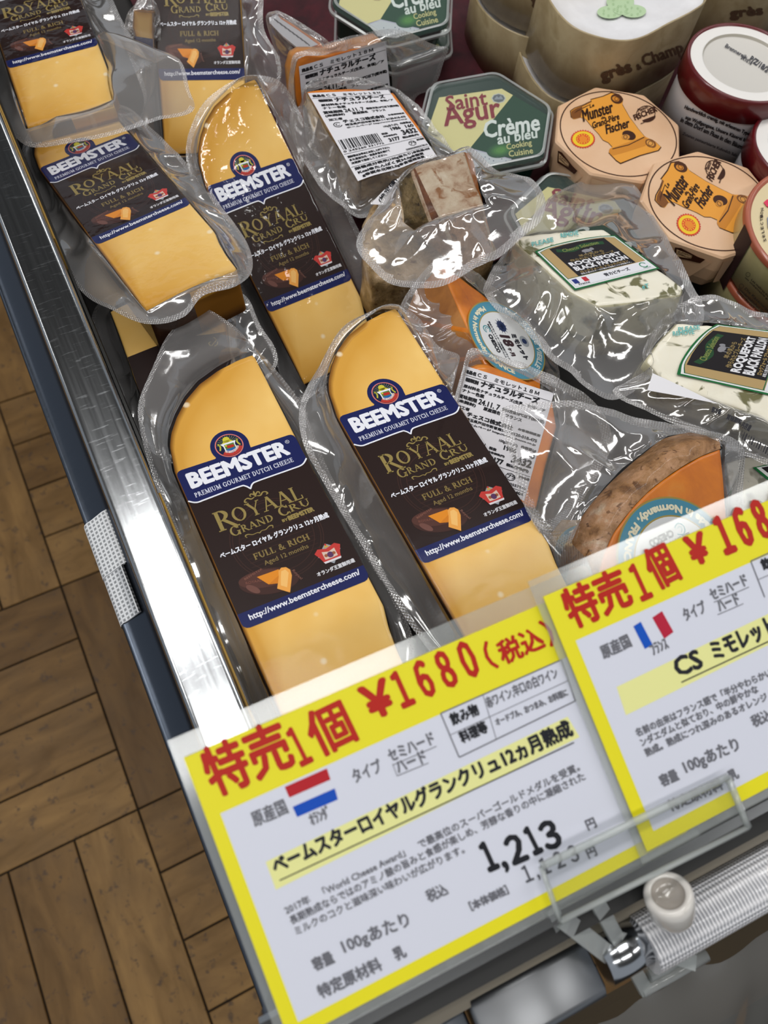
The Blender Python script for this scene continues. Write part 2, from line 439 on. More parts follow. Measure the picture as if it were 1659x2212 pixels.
def facets(g, P, faces, M=None, sub=4, amp=0.0006, fr=90, bev=True):
    """chunk from named corners (px, py, z); faces = (names, material)"""
    W = {k: at(*v) if len(v) == 3 else v[0] for k, v in P.items()}
    import bmesh
    bm = bmesh.new(); ids = {k: bm.verts.new(v) for k, v in W.items()}
    mats = []
    for names, mt in faces:
        fc = bm.faces.new([ids[n] for n in names])
        if mt not in mats: mats.append(mt)
        fc.material_index = mats.index(mt)
    bmesh.ops.recalc_face_normals(bm, faces=bm.faces)
    if bev: bmesh.ops.bevel(bm, geom=bm.edges[:], offset=0.0012, segments=2, affect='EDGES', profile=0.6)
    bmesh.ops.triangulate(bm, faces=[f_ for f_ in bm.faces if len(f_.verts) > 4])
    bmesh.ops.subdivide_edges(bm, edges=[e for e in bm.edges if e.calc_length() > 0.006], cuts=sub, use_grid_fill=True)
    bm.normal_update()
    for v in bm.verts: v.co += v.normal*amp*noise.noise(v.co*fr)
    bm.verts.index_update()
    V = [tuple(v.co) for v in bm.verts]; b = len(g.v); g.add(V, [], mats[0])
    for fc in bm.faces:
        g.fc.append(tuple(b+v.index for v in fc.verts)); g.m.append(g.mi(mats[fc.material_index])); g.sm.append(True)
    bm.free()

class Wall:
    """upright wall over a closed floor outline; loc-style hit from the photograph"""
    def __init__(s, out): s.P = np.array(out, float); s.Q = np.roll(s.P, -1, 0)
    def hit(s, px, py, off=0.0):
        r = ray(px, py); o = CAM[:2]; d = r[:2]; e = s.Q-s.P; den = d[0]*e[:, 1]-d[1]*e[:, 0]
        den[abs(den) < 1e-12] = 1e-12; w_ = s.P-o
        t = (w_[:, 0]*e[:, 1]-w_[:, 1]*e[:, 0])/den; u = (w_[:, 0]*d[1]-w_[:, 1]*d[0])/den
        ok = (u >= -1e-6) & (u <= 1+1e-6) & (t > 0)
        if not ok.any(): return CAM+r*0.5
        k = np.where(ok, t, 1e9).argmin(); n = np.array([e[k, 1], -e[k, 0], 0]); n /= np.linalg.norm(n)
        if n[:2] @ d > 0: n = -n
        return CAM+r*t[k]+n*off
def circ(c, r, n=96): return [(c[0]+r*math.cos(2*math.pi*k/n), c[1]+r*math.sin(2*math.pi*k/n)) for k in range(n)]
def fitc(pts, R=None):
    P = np.array([p[:2] for p in pts])
    A = np.c_[2*P, np.ones(len(P))]; x = np.linalg.lstsq(A, (P**2).sum(1), rcond=None)[0]; c = x[:2]; r = math.sqrt(x[2]+c@c)
    if R:
        for _ in range(200):
            d = P-c; L = np.linalg.norm(d, axis=1); c = c+((L-R)/L)[:, None].__mul__(d).mean(0)
        r = R
    return c, r

# ---------------------------------------------------------------- materials
def m_film(name, milk, rough, col='e4e2e2', wrinkle=0.2, hatch=False, scale=1.0, gloss=3.0):
    M = mat(name); t = NT(M); t.t.nodes.remove(t.p)
    out = t.t.nodes['Material Output']
    v = t.coord()
    n1 = t.noise(38*scale, 2, 0.5, v, 0.6); n2 = t.noise(150*scale, 2, 0.55, v, 0.3)
    h = t.math('ADD', n1, t.math('MULTIPLY', n2, 0.22))
    nm = t.bump(h, wrinkle, 0.004)
    if hatch:
        va = t.coord((1, 1, 1), (0.3, 0.2, 0.8)); vb = t.coord((1, 1, 1), (0.3, 0.2, -0.8))
        wa = t.n('TexWave', Scale=260.0); wb = t.n('TexWave', Scale=260.0); t.l(va, wa.inputs[0]); t.l(vb, wb.inputs[0])
        nm = t.bump(t.math('MULTIPLY', wa.outputs[1], wb.outputs[1]), 0.45, 0.0006, nm)
    tr = t.n('BsdfTransparent'); tr.inputs[0].default_value = (0.975, 0.975, 0.98, 1)
    df = t.n('BsdfDiffuse'); df.inputs[0].default_value = lin(col)
    tl = t.n('BsdfTranslucent'); tl.inputs[0].default_value = lin(col); t.l(nm, df.inputs['Normal'])
    m1 = t.n('MixShader'); m1.inputs[0].default_value = 0.35; t.l(df.outputs[0], m1.inputs[1]); t.l(tl.outputs[0], m1.inputs[2])
    m2 = t.n('MixShader'); t.l(tr.outputs[0], m2.inputs[1]); t.l(m1.outputs[0], m2.inputs[2])
    lw0 = t.n('LayerWeight', Blend=0.5); t.l(nm, lw0.inputs['Normal'])
    t.l(t.math('ADD', milk, t.math('MULTIPLY', lw0.outputs[1], 0.25 if milk > 0.05 else 0.0)), m2.inputs[0])
    gl = t.n('BsdfGlossy'); gl.inputs['Roughness'].default_value = rough; t.l(nm, gl.inputs['Normal'])
    schl = t.math('ADD', 0.055, t.math('MULTIPLY', t.math('POWER', lw0.outputs[1], 4.0), 0.9))
    m3 = t.n('MixShader'); t.l(t.math('MINIMUM', t.math('MULTIPLY', schl, gloss), 0.75), m3.inputs[0])
    t.l(m2.outputs[0], m3.inputs[1]); t.l(gl.outputs[0], m3.inputs[2]); t.l(m3.outputs[0], out.inputs[0])
    return M
FILM = m_film('film', 0.22, 0.10, wrinkle=0.12, scale=.7)
m_film('film_clear', 0.0, 0.10, wrinkle=0.05, gloss=0.12)
m_film('film_crumpled', 0.2, 0.09, wrinkle=0.2, scale=.8)
m_film('film_wet', 0.0, 0.08, wrinkle=0.26, scale=1.3, gloss=1.1)
m_film('film_seal', 0.30, 0.16, wrinkle=0.12, hatch=True)
m_film('film_wrap', 0.0, 0.05, wrinkle=0.25, scale=0.6)

def m_clear(name, tint=(0.9, 0.93, 0.93, 1), milk=0.04, rough=0.05):
    M = mat(name); t = NT(M); t.t.nodes.remove(t.p); out = t.t.nodes['Material Output']
    tr = t.n('BsdfTransparent'); tr.inputs[0].default_value = tint
    df = t.n('BsdfDiffuse'); df.inputs[0].default_value = (0.75, 0.78, 0.78, 1)
    gl = t.n('BsdfGlossy'); gl.inputs['Roughness'].default_value = rough
    lw = t.n('LayerWeight', Blend=0.5); fr = t.math('ADD', 0.045, t.math('MULTIPLY', t.math('POWER', lw.outputs[1], 5.0), 0.9))
    a = t.n('MixShader'); a.inputs[0].default_value = milk; t.l(tr.outputs[0], a.inputs[1]); t.l(df.outputs[0], a.inputs[2])
    b = t.n('MixShader'); t.l(fr, b.inputs[0]); t.l(a.outputs[0], b.inputs[1]); t.l(gl.outputs[0], b.inputs[2])
    t.l(b.outputs[0], out.inputs[0]); return M
m_clear('acrylic', (0.98, 0.985, 0.985, 1), 0.02); m_clear('acrylic_edge', (0.75, 0.78, 0.76, 1), 0.35, 0.15); m_clear('sleeve', (0.93, 0.94, 0.93, 1), 0.16, 0.12)
m_clear('lid_plastic', (0.9, 0.93, 0.93, 1), 0.05, 0.06); m_clear('curtain_film', (0.85, 0.84, 0.82, 1), 0.16, 0.12)
m_clear('smoke_tray', (0.55, 0.6, 0.6, 1), 0.10, 0.12)

def m_gouda():
    M = mat('gouda', rough=0.6, coat=0.0, spec=0.12); t = NT(M)
    at_ = t.n('Attribute', attribute_name='rind'); v = t.coord()
    n = t.noise(22, 3, 0.5, v); base = t.ramp(n, [(0.3, 'ecb95c'), (0.7, 'f6cd7c')])
    a = t.math('ADD', at_.outputs['Fac'], t.math('MULTIPLY', t.noise(30, 3, 0.6, v), 0.22))
    c = t.mix(t.ramp(a, [(0.12, 0.0), (0.75, 0.8)]), base, 'cf9430')
    c = t.mix(t.ramp(at_.outputs['Fac'], [(0.86, 0.0), (0.99, 0.85)]), c, '7a4a16')
    vo = t.n('TexVoronoi', Scale=75.0); t.l(t.coord((1, 1, 0.2)), vo.inputs['Vector'])
    wn = t.noise(45, 1, 0.5, v)
    sp = t.math('MULTIPLY', t.ramp(vo.outputs['Distance'], [(0.07, 1.0), (0.16, 0.0)]), t.ramp(wn, [(0.55, 0.0), (0.62, 0.7)]))
    c = t.mix(sp, c, 'fbeccb'); t.l(c, t.p.inputs['Base Color'])
    st = t.noise(1.0, 2, 0.5, t.coord((40, 900, 40)))
    t.l(t.bump(t.math('ADD', t.math('MULTIPLY', st, 0.35), t.noise(180, 2, 0.5, v)), 0.10, 0.0006), t.p.inputs['Normal'])
    t.p.inputs['Subsurface Weight'].default_value = 0.0
    return M
GOUDA = m_gouda()
def m_noise(name, stops, scale, rough=0.5, coat=0.0, bump=0.3, bdist=0.001, detail=5, nr=0.6, dist=0.4, stops2=None, sc2=90, bs=None):
    M = mat(name, rough=rough, coat=coat); t = NT(M); v = t.coord()
    n = t.noise(scale, detail, nr, v, dist); c = t.ramp(n, stops)
    if stops2:
        n2 = t.noise(sc2, 3, 0.5, v, 0.8); c = t.mix(t.ramp(n2, [(stops2[0], 0.0), (stops2[1], 1.0)]), c, stops2[2])
    t.l(c, t.p.inputs['Base Color']); t.l(t.bump(t.noise(bs or scale*3, 4, 0.6, v), bump, bdist), t.p.inputs['Normal'])
    return M
RINDBROWN = m_noise('gouda_rind', [(0.35, '2c1a12'), (0.7, '4a2f1c')], 60, 0.4, 0.2)
GOLDEDGE = m_noise('gouda_edge', [(0.4, '7a5a20'), (0.7, 'a98432')], 120, 0.45)
ORANGE = m_noise('mimolette_flesh', [(0.3, 'c0640a'), (0.55, 'd97a0e'), (0.8, 'e2922a')], 45, 0.42, 0.3, 0.15, stops2=(0.66, 0.74, 'c9935a'))
MRIND = m_noise('mimolette_rind', [(0.3, '55402a'), (0.45, '8a7048'), (0.56, 'a98d66'), (0.72, 'c9b59a')], 70, 0.55, 0.25, 0.7, 0.0016, stops2=(0.60, 0.70, '5e3a1e'), sc2=200)
MRIND2 = m_noise('mimolette_rind_dark', [(0.3, '3f3420'), (0.5, '76623c'), (0.7, '9b8560')], 95, 0.55, 0.2, 0.8, 0.0016, stops2=(0.62, 0.72, '2f2012'), sc2=170)
MCUT = m_noise('rind_crack', [(0.3, '3c2010'), (0.6, '70401f'), (0.8, '8f5b30')], 60, 0.5, 0.2, 0.6, 0.0015)
MPINK = m_noise('mimolette_rind_cut', [(0.3, '6e4a2a'), (0.45, 'a0754a'), (0.58, 'b98d68'), (0.72, 'cdb69a')], 70, 0.5, 0.15, 0.8, 0.0018, stops2=(0.60, 0.70, '64401f'), sc2=220)
BROWNO = m_noise('mimolette_side', [(0.3, '8a5220'), (0.5, 'b0702e'), (0.75, 'c08a4c')], 40, 0.45, 0.3, 0.3)
ROQ = m_noise('roquefort', [(0.0, 'e9e2c8'), (0.5, 'f3eedb'), (1.0, 'e8dcb8')], 40, 0.4, 0.35, 0.35, 0.0012, stops2=(0.565, 0.62, '6f6c46'), sc2=70, bs=75)
ROQS = m_noise('roquefort_side', [(0.3, 'b9b28e'), (0.6, 'd8d2b4'), (0.8, 'cfc9a8')], 50, 0.45, 0.3, 0.5, 0.0015, stops2=(0.54, 0.66, '6b6a4c'), sc2=60, bs=60)
WOODBOX = m_noise('poplar_veneer', [(0.3, '96835f'), (0.5, 'ac9a76'), (0.75, 'c0b08c')], 26, 0.5, 0.35, 0.2, stops2=(0.5, 0.8, '94815a'), sc2=60)
MTOP = m_noise('mimolette_crust_pale', [(0.3, '8a6444'), (0.42, 'b0957a'), (0.58, 'c4b299'), (0.75, 'd2c4ae')], 85, 0.45, 0.5, 0.8, 0.0014, stops2=(0.58, 0.68, '8a5a30'), sc2=110)
def m_wood(name, cols, sc, rough=0.42, axis=0, bump=0.12):
    M = mat(name, rough=0.55, coat=0.0, spec=0.3); t = NT(M)
    M_ = t.n('ObjectInfo')
    mp = t.n('Mapping'); mp.inputs['Scale'].default_value = tuple(sc); co = t.n('TexCoord')
    t.l(co.outputs['Object'], mp.inputs[0])
    ad = t.n('VectorMath', operation='ADD'); t.l(mp.outputs[0], ad.inputs[0])
    sc_ = t.n('VectorMath', operation='SCALE'); sc_.inputs['Scale'].default_value = 37.0
    cmb = t.n('CombineXYZ'); t.l(M_.outputs['Random'], cmb.inputs[0]); t.l(M_.outputs['Random'], cmb.inputs[1]); t.l(cmb.outputs[0], sc_.inputs[0]); t.l(sc_.outputs[0], ad.inputs[1])
    n = t.noise(1.0, 5, 0.55, ad.outputs[0], 0.5); c = t.ramp(n, cols)
    r = t.ramp(M_.outputs['Random'], [(0.0, 'b8b0a4'), (0.5, 'e0dcd6'), (1.0, 'ffffff')]); c = t.mix(1.0, c, r, 'MULTIPLY')
    v = t.n('VectorMath', operation='ADD'); t.l(co.outputs['Object'], v.inputs[0]); t.l(sc_.outputs[0], v.inputs[1])
    st = t.noise(60, 4, 0.7, v.outputs[0], 0.3); c = t.mix(t.ramp(st, [(0.58, 0.0), (0.66, 0.8)]), c, '4a3a2e')
    st2 = t.noise(14, 2, 0.6, v.outputs[0]); c = t.mix(t.ramp(st2, [(0.45, 0.0), (0.75, 0.4)]), c, '6f5638')
    t.l(c, t.p.inputs['Base Color']); t.l(t.bump(n, bump, 0.002), t.p.inputs['Normal']); return M
PLANKX = m_wood('parquet_plank', [(0.3, '7a5a2c'), (0.5, '937040'), (0.7, 'a8824c')], (9, 34, 10))
GAP = mat('floor_gap', '17110a', 0.9)
def m_steel(name, col, rough, sc=(500, 12, 60), scratch=True):
    M = mat(name, col, rough, 1.0); t = NT(M)
    n = t.noise(1.0, 3, 0.6, t.coord(sc)); v = t.coord()
    s = t.noise(1.0, 2, 0.5, t.coord((90, 900, 90), (0, 0, 0.35)), 0.4)
    sm = t.ramp(s, [(0.60, 0.0), (0.68, 1.0)])
    p = t.noise(60, 3, 0.6, v)
    rr = t.math('ADD', rough-0.09, t.math('MULTIPLY', n, 0.12)); rr = t.math('ADD', rr, t.math('MULTIPLY', t.math('MULTIPLY', sm, p), 0.10 if scratch else 0.0))
    t.l(rr, t.p.inputs['Roughness']); t.l(t.bump(n, 0.08, 0.0003), t.p.inputs['Normal']); return M
STEEL = m_steel('brushed_steel', 'b4b7ba', 0.19); STEELD = m_steel('dull_steel', '777b80', 0.32, (12, 500, 60), False)
CHROME = mat('polished_steel', 'c9ccd0', 0.16, 1.0)
BLACK = mat('black_liner', '14130f', 0.45); SEALB = mat('black_seal', '0b0b0b', 0.5); TRAYBLK = mat('deck_black', '1a1716', 0.6)
AMBER = mat('amber_edge', 'b08a3c', 0.5); OUTERG = m_steel('grey_panel', '505762', 0.34, (12, 500, 60), False)
def m_mesh():
    M = mat('mesh_tape', 'd9dbdd', 0.6); t = NT(M); v = t.coord()
    a = t.n('TexWave', Scale=150.0, bands_direction='X'); b = t.n('TexWave', Scale=150.0, bands_direction='Y'); t.l(v, a.inputs[0]); t.l(v, b.inputs[0])
    q = t.math('MAXIMUM', a.outputs[1], b.outputs[1]); t.l(t.ramp(q, [(0.45, '8f9295'), (0.75, 'e3e5e8')]), t.p.inputs['Base Color']); t.l(t.bump(q, 0.5, 0.0005), t.p.inputs['Normal'])
    return M
MESHT = m_mesh()
def m_ribbed():
    M = mat('ribbed_diffuser', 'dcdde2', 0.22, 0, 0.5); t = NT(M)
    a = t.n('TexWave', Scale=230.0, bands_direction='X', wave_profile='SIN'); t.l(t.coord(), a.inputs[0])
    b = t.n('TexWave', Scale=230.0, bands_direction='Z', wave_profile='SIN'); t.l(t.coord((1, 1.4, 1)), b.inputs[0])
    q = t.math('ADD', a.outputs[1], b.outputs[1]); t.l(t.bump(q, 0.55, 0.0008), t.p.inputs['Normal']); t.l(t.ramp(q, [(0.3, 'b4b6bc'), (1.0, 'f2f2f5')]), t.p.inputs['Base Color'])
    return M
RIBBED = m_ribbed(); KNOB = mat('milky_plastic', 'd6d2cc', 0.25, 0, 0.6); KNOBIN = mat('milky_plastic_inner', 'a9a29a', 0.2, 0, 0.8)
CLOTH = m_noise('maroon_cloth', [(0.3, '2a0610'), (0.7, '4c0f1c')], 60, 0.85, 0, 0.3)
PAPER = mat('price_card_paper', 'd2d5e2', 0.5); YEL = mat('price_card_yellow', 'e4da0c', 0.5)
PEACH = m_noise('waxed_paper', [(0.3, 'd9ae88'), (0.7, 'e4c09e')], 20, 0.35, 0.35, 0.12)
WHITEP = mat('white_card', 'e9e6e2', 0.45, 0, 0.2); REDP = mat('red_lid', '5e0f16', 0.32, 0, 0.3); CREAMW = mat('label_white', 'dcdce0', 0.4)
DGREEN = mat('hex_tray_green', '16352c', 0.25, 0, 0.6); WAXW = m_noise('wax_paper_white', [(0.3, 'dedde0'), (0.7, 'ededf0')], 40, 0.3, 0.5, 0.2)
TERRA = m_noise('terracotta_box', [(0.3, '9c4f36'), (0.7, 'b5654a')], 12, 0.4, 0.3, 0.05); CREAM = m_noise('cream_box_side', [(0.3, 'a9a06c'), (0.5, 'c9bf8c'), (0.75, 'd3c79c')], 14, 0.4, 0.3, 0.03)
STICK = mat('sticker_paper', 'dfdee3', 0.38, 0, 0.15)

# ---------------------------------------------------------------- the setting: floor and ceiling
g = G(); g.box(-3, 3, -3, 4, -0.03, -0.0035, GAP)
floor = g.build('floor'); floor['kind'] = 'structure'
g = G(); g.box(-3, 3, -3, 4, 3.0, 3.05, mat('ceiling_paint', '75736f', 0.8)); ceil = g.build('ceiling'); ceil['kind'] = 'structure'
S_ = 0.37; X0, Y0 = -0.2155, 0.177
g = G(); a = 0.0012; L_, w2 = S_/2-a, S_/8-a
P = [(-L_+.0008, -w2+.0008, 0), (L_-.0008, -w2+.0008, 0), (L_-.0008, w2-.0008, 0), (-L_+.0008, w2-.0008, 0),
     (-L_, -w2, -.0012), (L_, -w2, -.0012), (L_, w2, -.0012), (-L_, w2, -.0012), (-L_, -w2, -.02), (L_, -w2, -.02), (L_, w2, -.02), (-L_, w2, -.02)]
g.add(P, [(0, 1, 2, 3)]+[(i+4*k, (i+1) % 4+4*k, (i+1) % 4+4*(k-1), i+4*(k-1)) for k in (1, 2) for i in range(4)], PLANKX)
proto = g.build('floorboard', floor); rnd = random.Random(4); first = True
for i in range(-4, 3):
    for j in range(-3, 6):
        for k in range(4):
            o = proto if first else proto.copy()
            if not first: COL.objects.link(o); o.parent = floor
            first = False
            cx, cyy = X0+S_*(i+.5), Y0+S_*(j+.5); q = -S_/2+S_/8+k*S_/4
            dz = rnd.uniform(-.0006, .0006)
            if (i+j) % 2 == 0: o.location = (cx+q, cyy, dz); o.rotation_euler.z = math.pi/2+(math.pi if rnd.random() < .5 else 0)
            else: o.location = (cx, cyy+q, dz); o.rotation_euler.z = math.pi if rnd.random() < .5 else 0

# ---------------------------------------------------------------- refrigerated display case
case = thing('display_case', 'stainless steel open cheese display case with scratched flat rim and black interior', 'display case', (0.28, 0.5, 0))
def extr(prof, y0, y1, M, name, closed=False, label=None, ny=1):
    g = G(); n = len(prof); V = []
    for j in range(ny+1): V += [(x, y0+(y1-y0)*j/ny, z) for x, z in prof]
    F = [(j*n+i, j*n+(i+1) % n, (j+1)*n+(i+1) % n, (j+1)*n+i) for j in range(ny) for i in range(n if closed else n-1)]
    g.add(V, F, M, True); 
    if closed: g.fc += [tuple(range(n))[::-1], tuple(range(ny*n, ny*n+n))]; g.m += [0, 0]; g.sm += [False, False]
    return g.build(name, case, label)
def arc(cx, cz, r, a0, a1, n=7): return [(cx+r*math.cos(math.radians(a0+(a1-a0)*k/n)), cz+r*math.sin(math.radians(a0+(a1-a0)*k/n))) for k in range(n+1)]
YB = 1.05
prof = [(-.0278, .876), (-.0278, .893)] + arc(-.0248, .897, .003, 180, 90) + [(-.020, .9002), (-.0135, .9002)] + arc(-.0088, .897, .003, 90, 0) + [(-.0058, .893), (-.0058, .872)]
extr(prof, -.040, YB, STEEL, 'rim')
extr([(-.0278, .880), (-.0292, .873), (-.0325, .868), (-.040, .8635)] + arc(-.0425, .8605, .0018, 80, 180) + [(-.0443, .85), (-.0443, .02)], -.060, YB, OUTERG, 'side_panel', label='dull blue-grey lower steel ledge')
extr([(-.0058, .8955), (-.0050, .8955), (-.0050, .86), (-.0058, .86)], .33, YB, AMBER, 'trim_strip', True, label='thin amber strip inside the rim')
extr([(-.0058, .8955), (-.0050, .8955), (-.0050, .86), (-.0058, .86)], -.03, .17, AMBER, 'trim_strip', True)
g = G(); g.box(-.0054, -.0040, -.045, YB, .78, .872, BLACK); g.box(-.0054, .78, YB-.01, YB, .78, .95, BLACK); g.build('inner_wall', case)
g = G(); g.box(-.004, .78, -.045, YB, .775, .790, TRAYBLK); g.build('deck', case)
g = G(); g.box(-.040, .78, -.0445, YB, .02, .775, STEELD); g.box(-.035, .77, -.02, YB-.05, 0, .02, BLACK); g.build('cabinet_body', case)
UR = Vector((math.cos(math.radians(2)), -math.sin(math.radians(2)), 0)); VR = Vector((-UR.y, UR.x, 0))
def rail(x, y, z): return tuple(Vector((0, 0, 0)) + UR*x + VR*y + Vector((0, 0, z)))
g = G()
pr = [(-.0475, .900), (-.0475, .9435), (-.0465, .9450), (-.0335, .9450), (-.0320, .9435), (-.0320, .800)]
n = len(pr); V = [rail(x, y, z) for x in (-.035, .60) for y, z in pr]
g.add(V, [(i, i+1, n+i+1, n+i) for i in range(n-1)] + [tuple(range(n)), tuple(range(n, 2*n))[::-1]], STEEL); g.build('front_rail', case)
g = G(); g.box(-.03, .60, -.0530, -.0477, .88, .9420, SEALB, rail); g.build('rubber_seal', case)
g = G(); g.box(-.03, .60, -.0470, -.0440, .9452, .9470, CHROME, rail); g.build('glass_channel', case)
g = G(); g.box(-.03, .60, -.0600, -.0532, .60, .925, mat('front_glass', '8f8778', 0.2, 0, 0.5), rail); g.build('front_glass', case, label='front glass below the rail')
g = G(); g.add([rail(x, y, z) for x in (-.03, .6) for y, z in ((-.082, .900), (-.112, .80), (-.20, .62), (-.31, .47))], [(i, i+1, i+5, i+4) for i in range(3)], mat('lower_panel', '5a5448', .35)); g.build('lower_panel', case)
# lamp tube along the rail
lamp = thing('lamp_tube', 'white finely ribbed lamp tube along the front rail below the right price card', 'lamp', rail(.2, -.068, .925))
g = G(); g.tube([rail(x, -.0685, .9235) for x in (.088, .2, .3, .45, .60)], .0098, RIBBED, 40); g.build('diffuser', lamp)
g = G(); g.tube([rail(.072, -.067, .924), rail(.090, -.067, .924)], .0078, CHROME, 24); g.build('end_collar', lamp)
def rbox(g, x0, x1, y0, y1, z0, z1, r, M, f):
    prof = []
    for cx_, cz_, a0 in ((y1-r, z1-r, 0), (y0+r, z1-r, 90), (y0+r, z0+r, 180), (y1-r, z0+r, 270)):
        prof += [(cx_+r*math.cos(math.radians(a0+k*18)), cz_+r*math.sin(math.radians(a0+k*18))) for k in range(6)]
    n = len(prof); st = ((x0, .8), (x0+r*.4, 1), (x1-r*.4, 1), (x1, .8)); cy_, cz_ = (y0+y1)/2, (z0+z1)/2
    V = [f(x, cy_+(y-cy_)*s, cz_+(z-cz_)*s) for x, s in st for y, z in prof]
    g.add(V, [(j*n+i, j*n+(i+1) % n, (j+1)*n+(i+1) % n, (j+1)*n+i) for j in range(3) for i in range(n)], M, True)
    g.add(V[:n], [tuple(range(n))[::-1]], M); g.add(V[3*n:], [tuple(range(n))], M)
g = G(); rbox(g, .0255, .0700, -.0765, -.0575, .906, .926, .003, mat('worn_steel', '8d8f92', 0.38, 1.0), rail); g.build('end_housing', lamp, 'brushed steel end housing')
g = G(); rbox(g, -.030, .0240, -.0770, -.0580, .904, .924, .003, STEELD, rail); g.build('bracket', lamp)
# clear night curtain hanging in folds below the rail
g = G(); nx, nz = 150, 30; V = []
for j in range(nz+1):
    for i in range(nx+1):
        x = -.01+.5*i/nx; z = .905-.42*j/nz
        y = -.088-.24*(j/nz)**.85 + .006*(j/nz+.25)*math.sin(x*95+2*math.sin(j*.13)) + .0045*noise.noise(Vector((x*60, z*14, 0)))*(1+j/nz*2)
        V.append(rail(x, y, z))
g.add(V, [(j*(nx+1)+i, j*(nx+1)+i+1, (j+1)*(nx+1)+i+1, (j+1)*(nx+1)+i) for j in range(nz) for i in range(nx)], MATS['curtain_film'], True)
tag(g.build('curtain'), 'clear wrinkled plastic night curtain hanging below the lamp tube', 'curtain')
# white mesh tape on the left ledge
def tape(name, y0, y1, x0, lift, lab):
    g = G(); pr = [(x0, .8690), (-.0335, .8684), (-.0400, .8640), (-.0424, .8629), (-.0440, .8612), (-.0448, .8585), (-.0450, .845)]
    V = [(x-.0002*lift, y, z+.0004*lift) for y in (y0, y1) for x, z in pr] + [(x+.0003, y, z-.0003) for y in (y0, y1) for x, z in pr]; n = len(pr)
    g.add(V, [(i, i+1, n+i+1, n+i) for i in range(n-1)] + [(2*n+i, 3*n+i, 3*n+i+1, 2*n+i+1) for i in range(n-1)] + [(0, n, 3*n, 2*n), (n-1, 3*n-1+0, 4*n-1, 2*n-1)][:1], MESHT, True)
    tag(g.build(name), lab, 'tape', 'white mesh tape on the ledge')
tape('mesh_tape', .156, .1855, -.0312, 2, 'upper strip of white woven mesh tape on the ledge left of the rim')
tape('mesh_tape.001', .131, .159, -.0345, 1, 'lower strip of white woven mesh tape on the ledge left of the rim')

def nest(ob, T, part):
    for c in T.children:
        if c.name.split('.')[0] == part: ob.parent = c; return ob
    return ob
# ---------------------------------------------------------------- price cards
ph = math.radians(17); az = math.radians(2)
u_ = np.array([math.cos(az), -math.sin(az), 0]); v_ = np.array([math.sin(az)*math.cos(ph), math.cos(az)*math.cos(ph), math.sin(ph)])
PC = Plane(np.stack([u_, v_, np.cross(u_, v_)], 1), at(397, 1637, .985))
def card(name, label, x0, y1, W, H, off):
    T = thing(name, label, 'price card', PC.f(x0, y1-H, off), 'price cards on the front rail')
    f = lambda x, y, z: PC.f(x, y, z+off)
    g = G(); g.box(x0-.0026, x0+W+.004, y1-H-.003, y1+.0062, -.0009, -.0003, MATS['sleeve'], f); g.build('clear_sleeve', T)
    g = G(); g.box(x0, x0+W, y1-H, y1, -.0002, .0001, YEL, f); g.build('card', T)
    p = Pr(lambda x, y, z: PC.hit(x, y, z+off), .00016); pl = Pr(f, .00012)
    return T, p, pl
lo = lambda a, b, o=0: PC.loc(a, b, o)
H1 = -(lo(1000, 2061)[1]+lo(720, 2203)[1]+lo(1413, 1829)[1])/3;  W1 = lo(1413, 1829)[0]+.012
T1, p, pl = card('price_card', 'yellow bordered price card with Dutch flag bars, in front at lower left', 0, 0, W1, H1, 0)
wl, wt = lo(476, 1757)[0], lo(476, 1757)[1]; wb = -H1+.0040
pl.poly([(wl, wt), (wl, wb), (W1-.006, wb), (W1-.006, wt)], PAPER, 1)
nest(pl.build('white_panel', T1), T1, 'card')
R_, K_, GR = 'b3241a', '23242a', '6b6c74'
def cardtext(p, rows, hl, lines, polys):
    for q in hl: p.poly(q, 'e3e39a', 1)
    for q, c in polys: p.poly(q, c, 2)
    p.ly = 3
    for (s, a, b, h, c, bo) in rows: p.text(s, a, b, h, c, bo, flip=-1, ly=3)
    for a, b, w_, c in lines: p.strip([a, b], w_, c, 4)
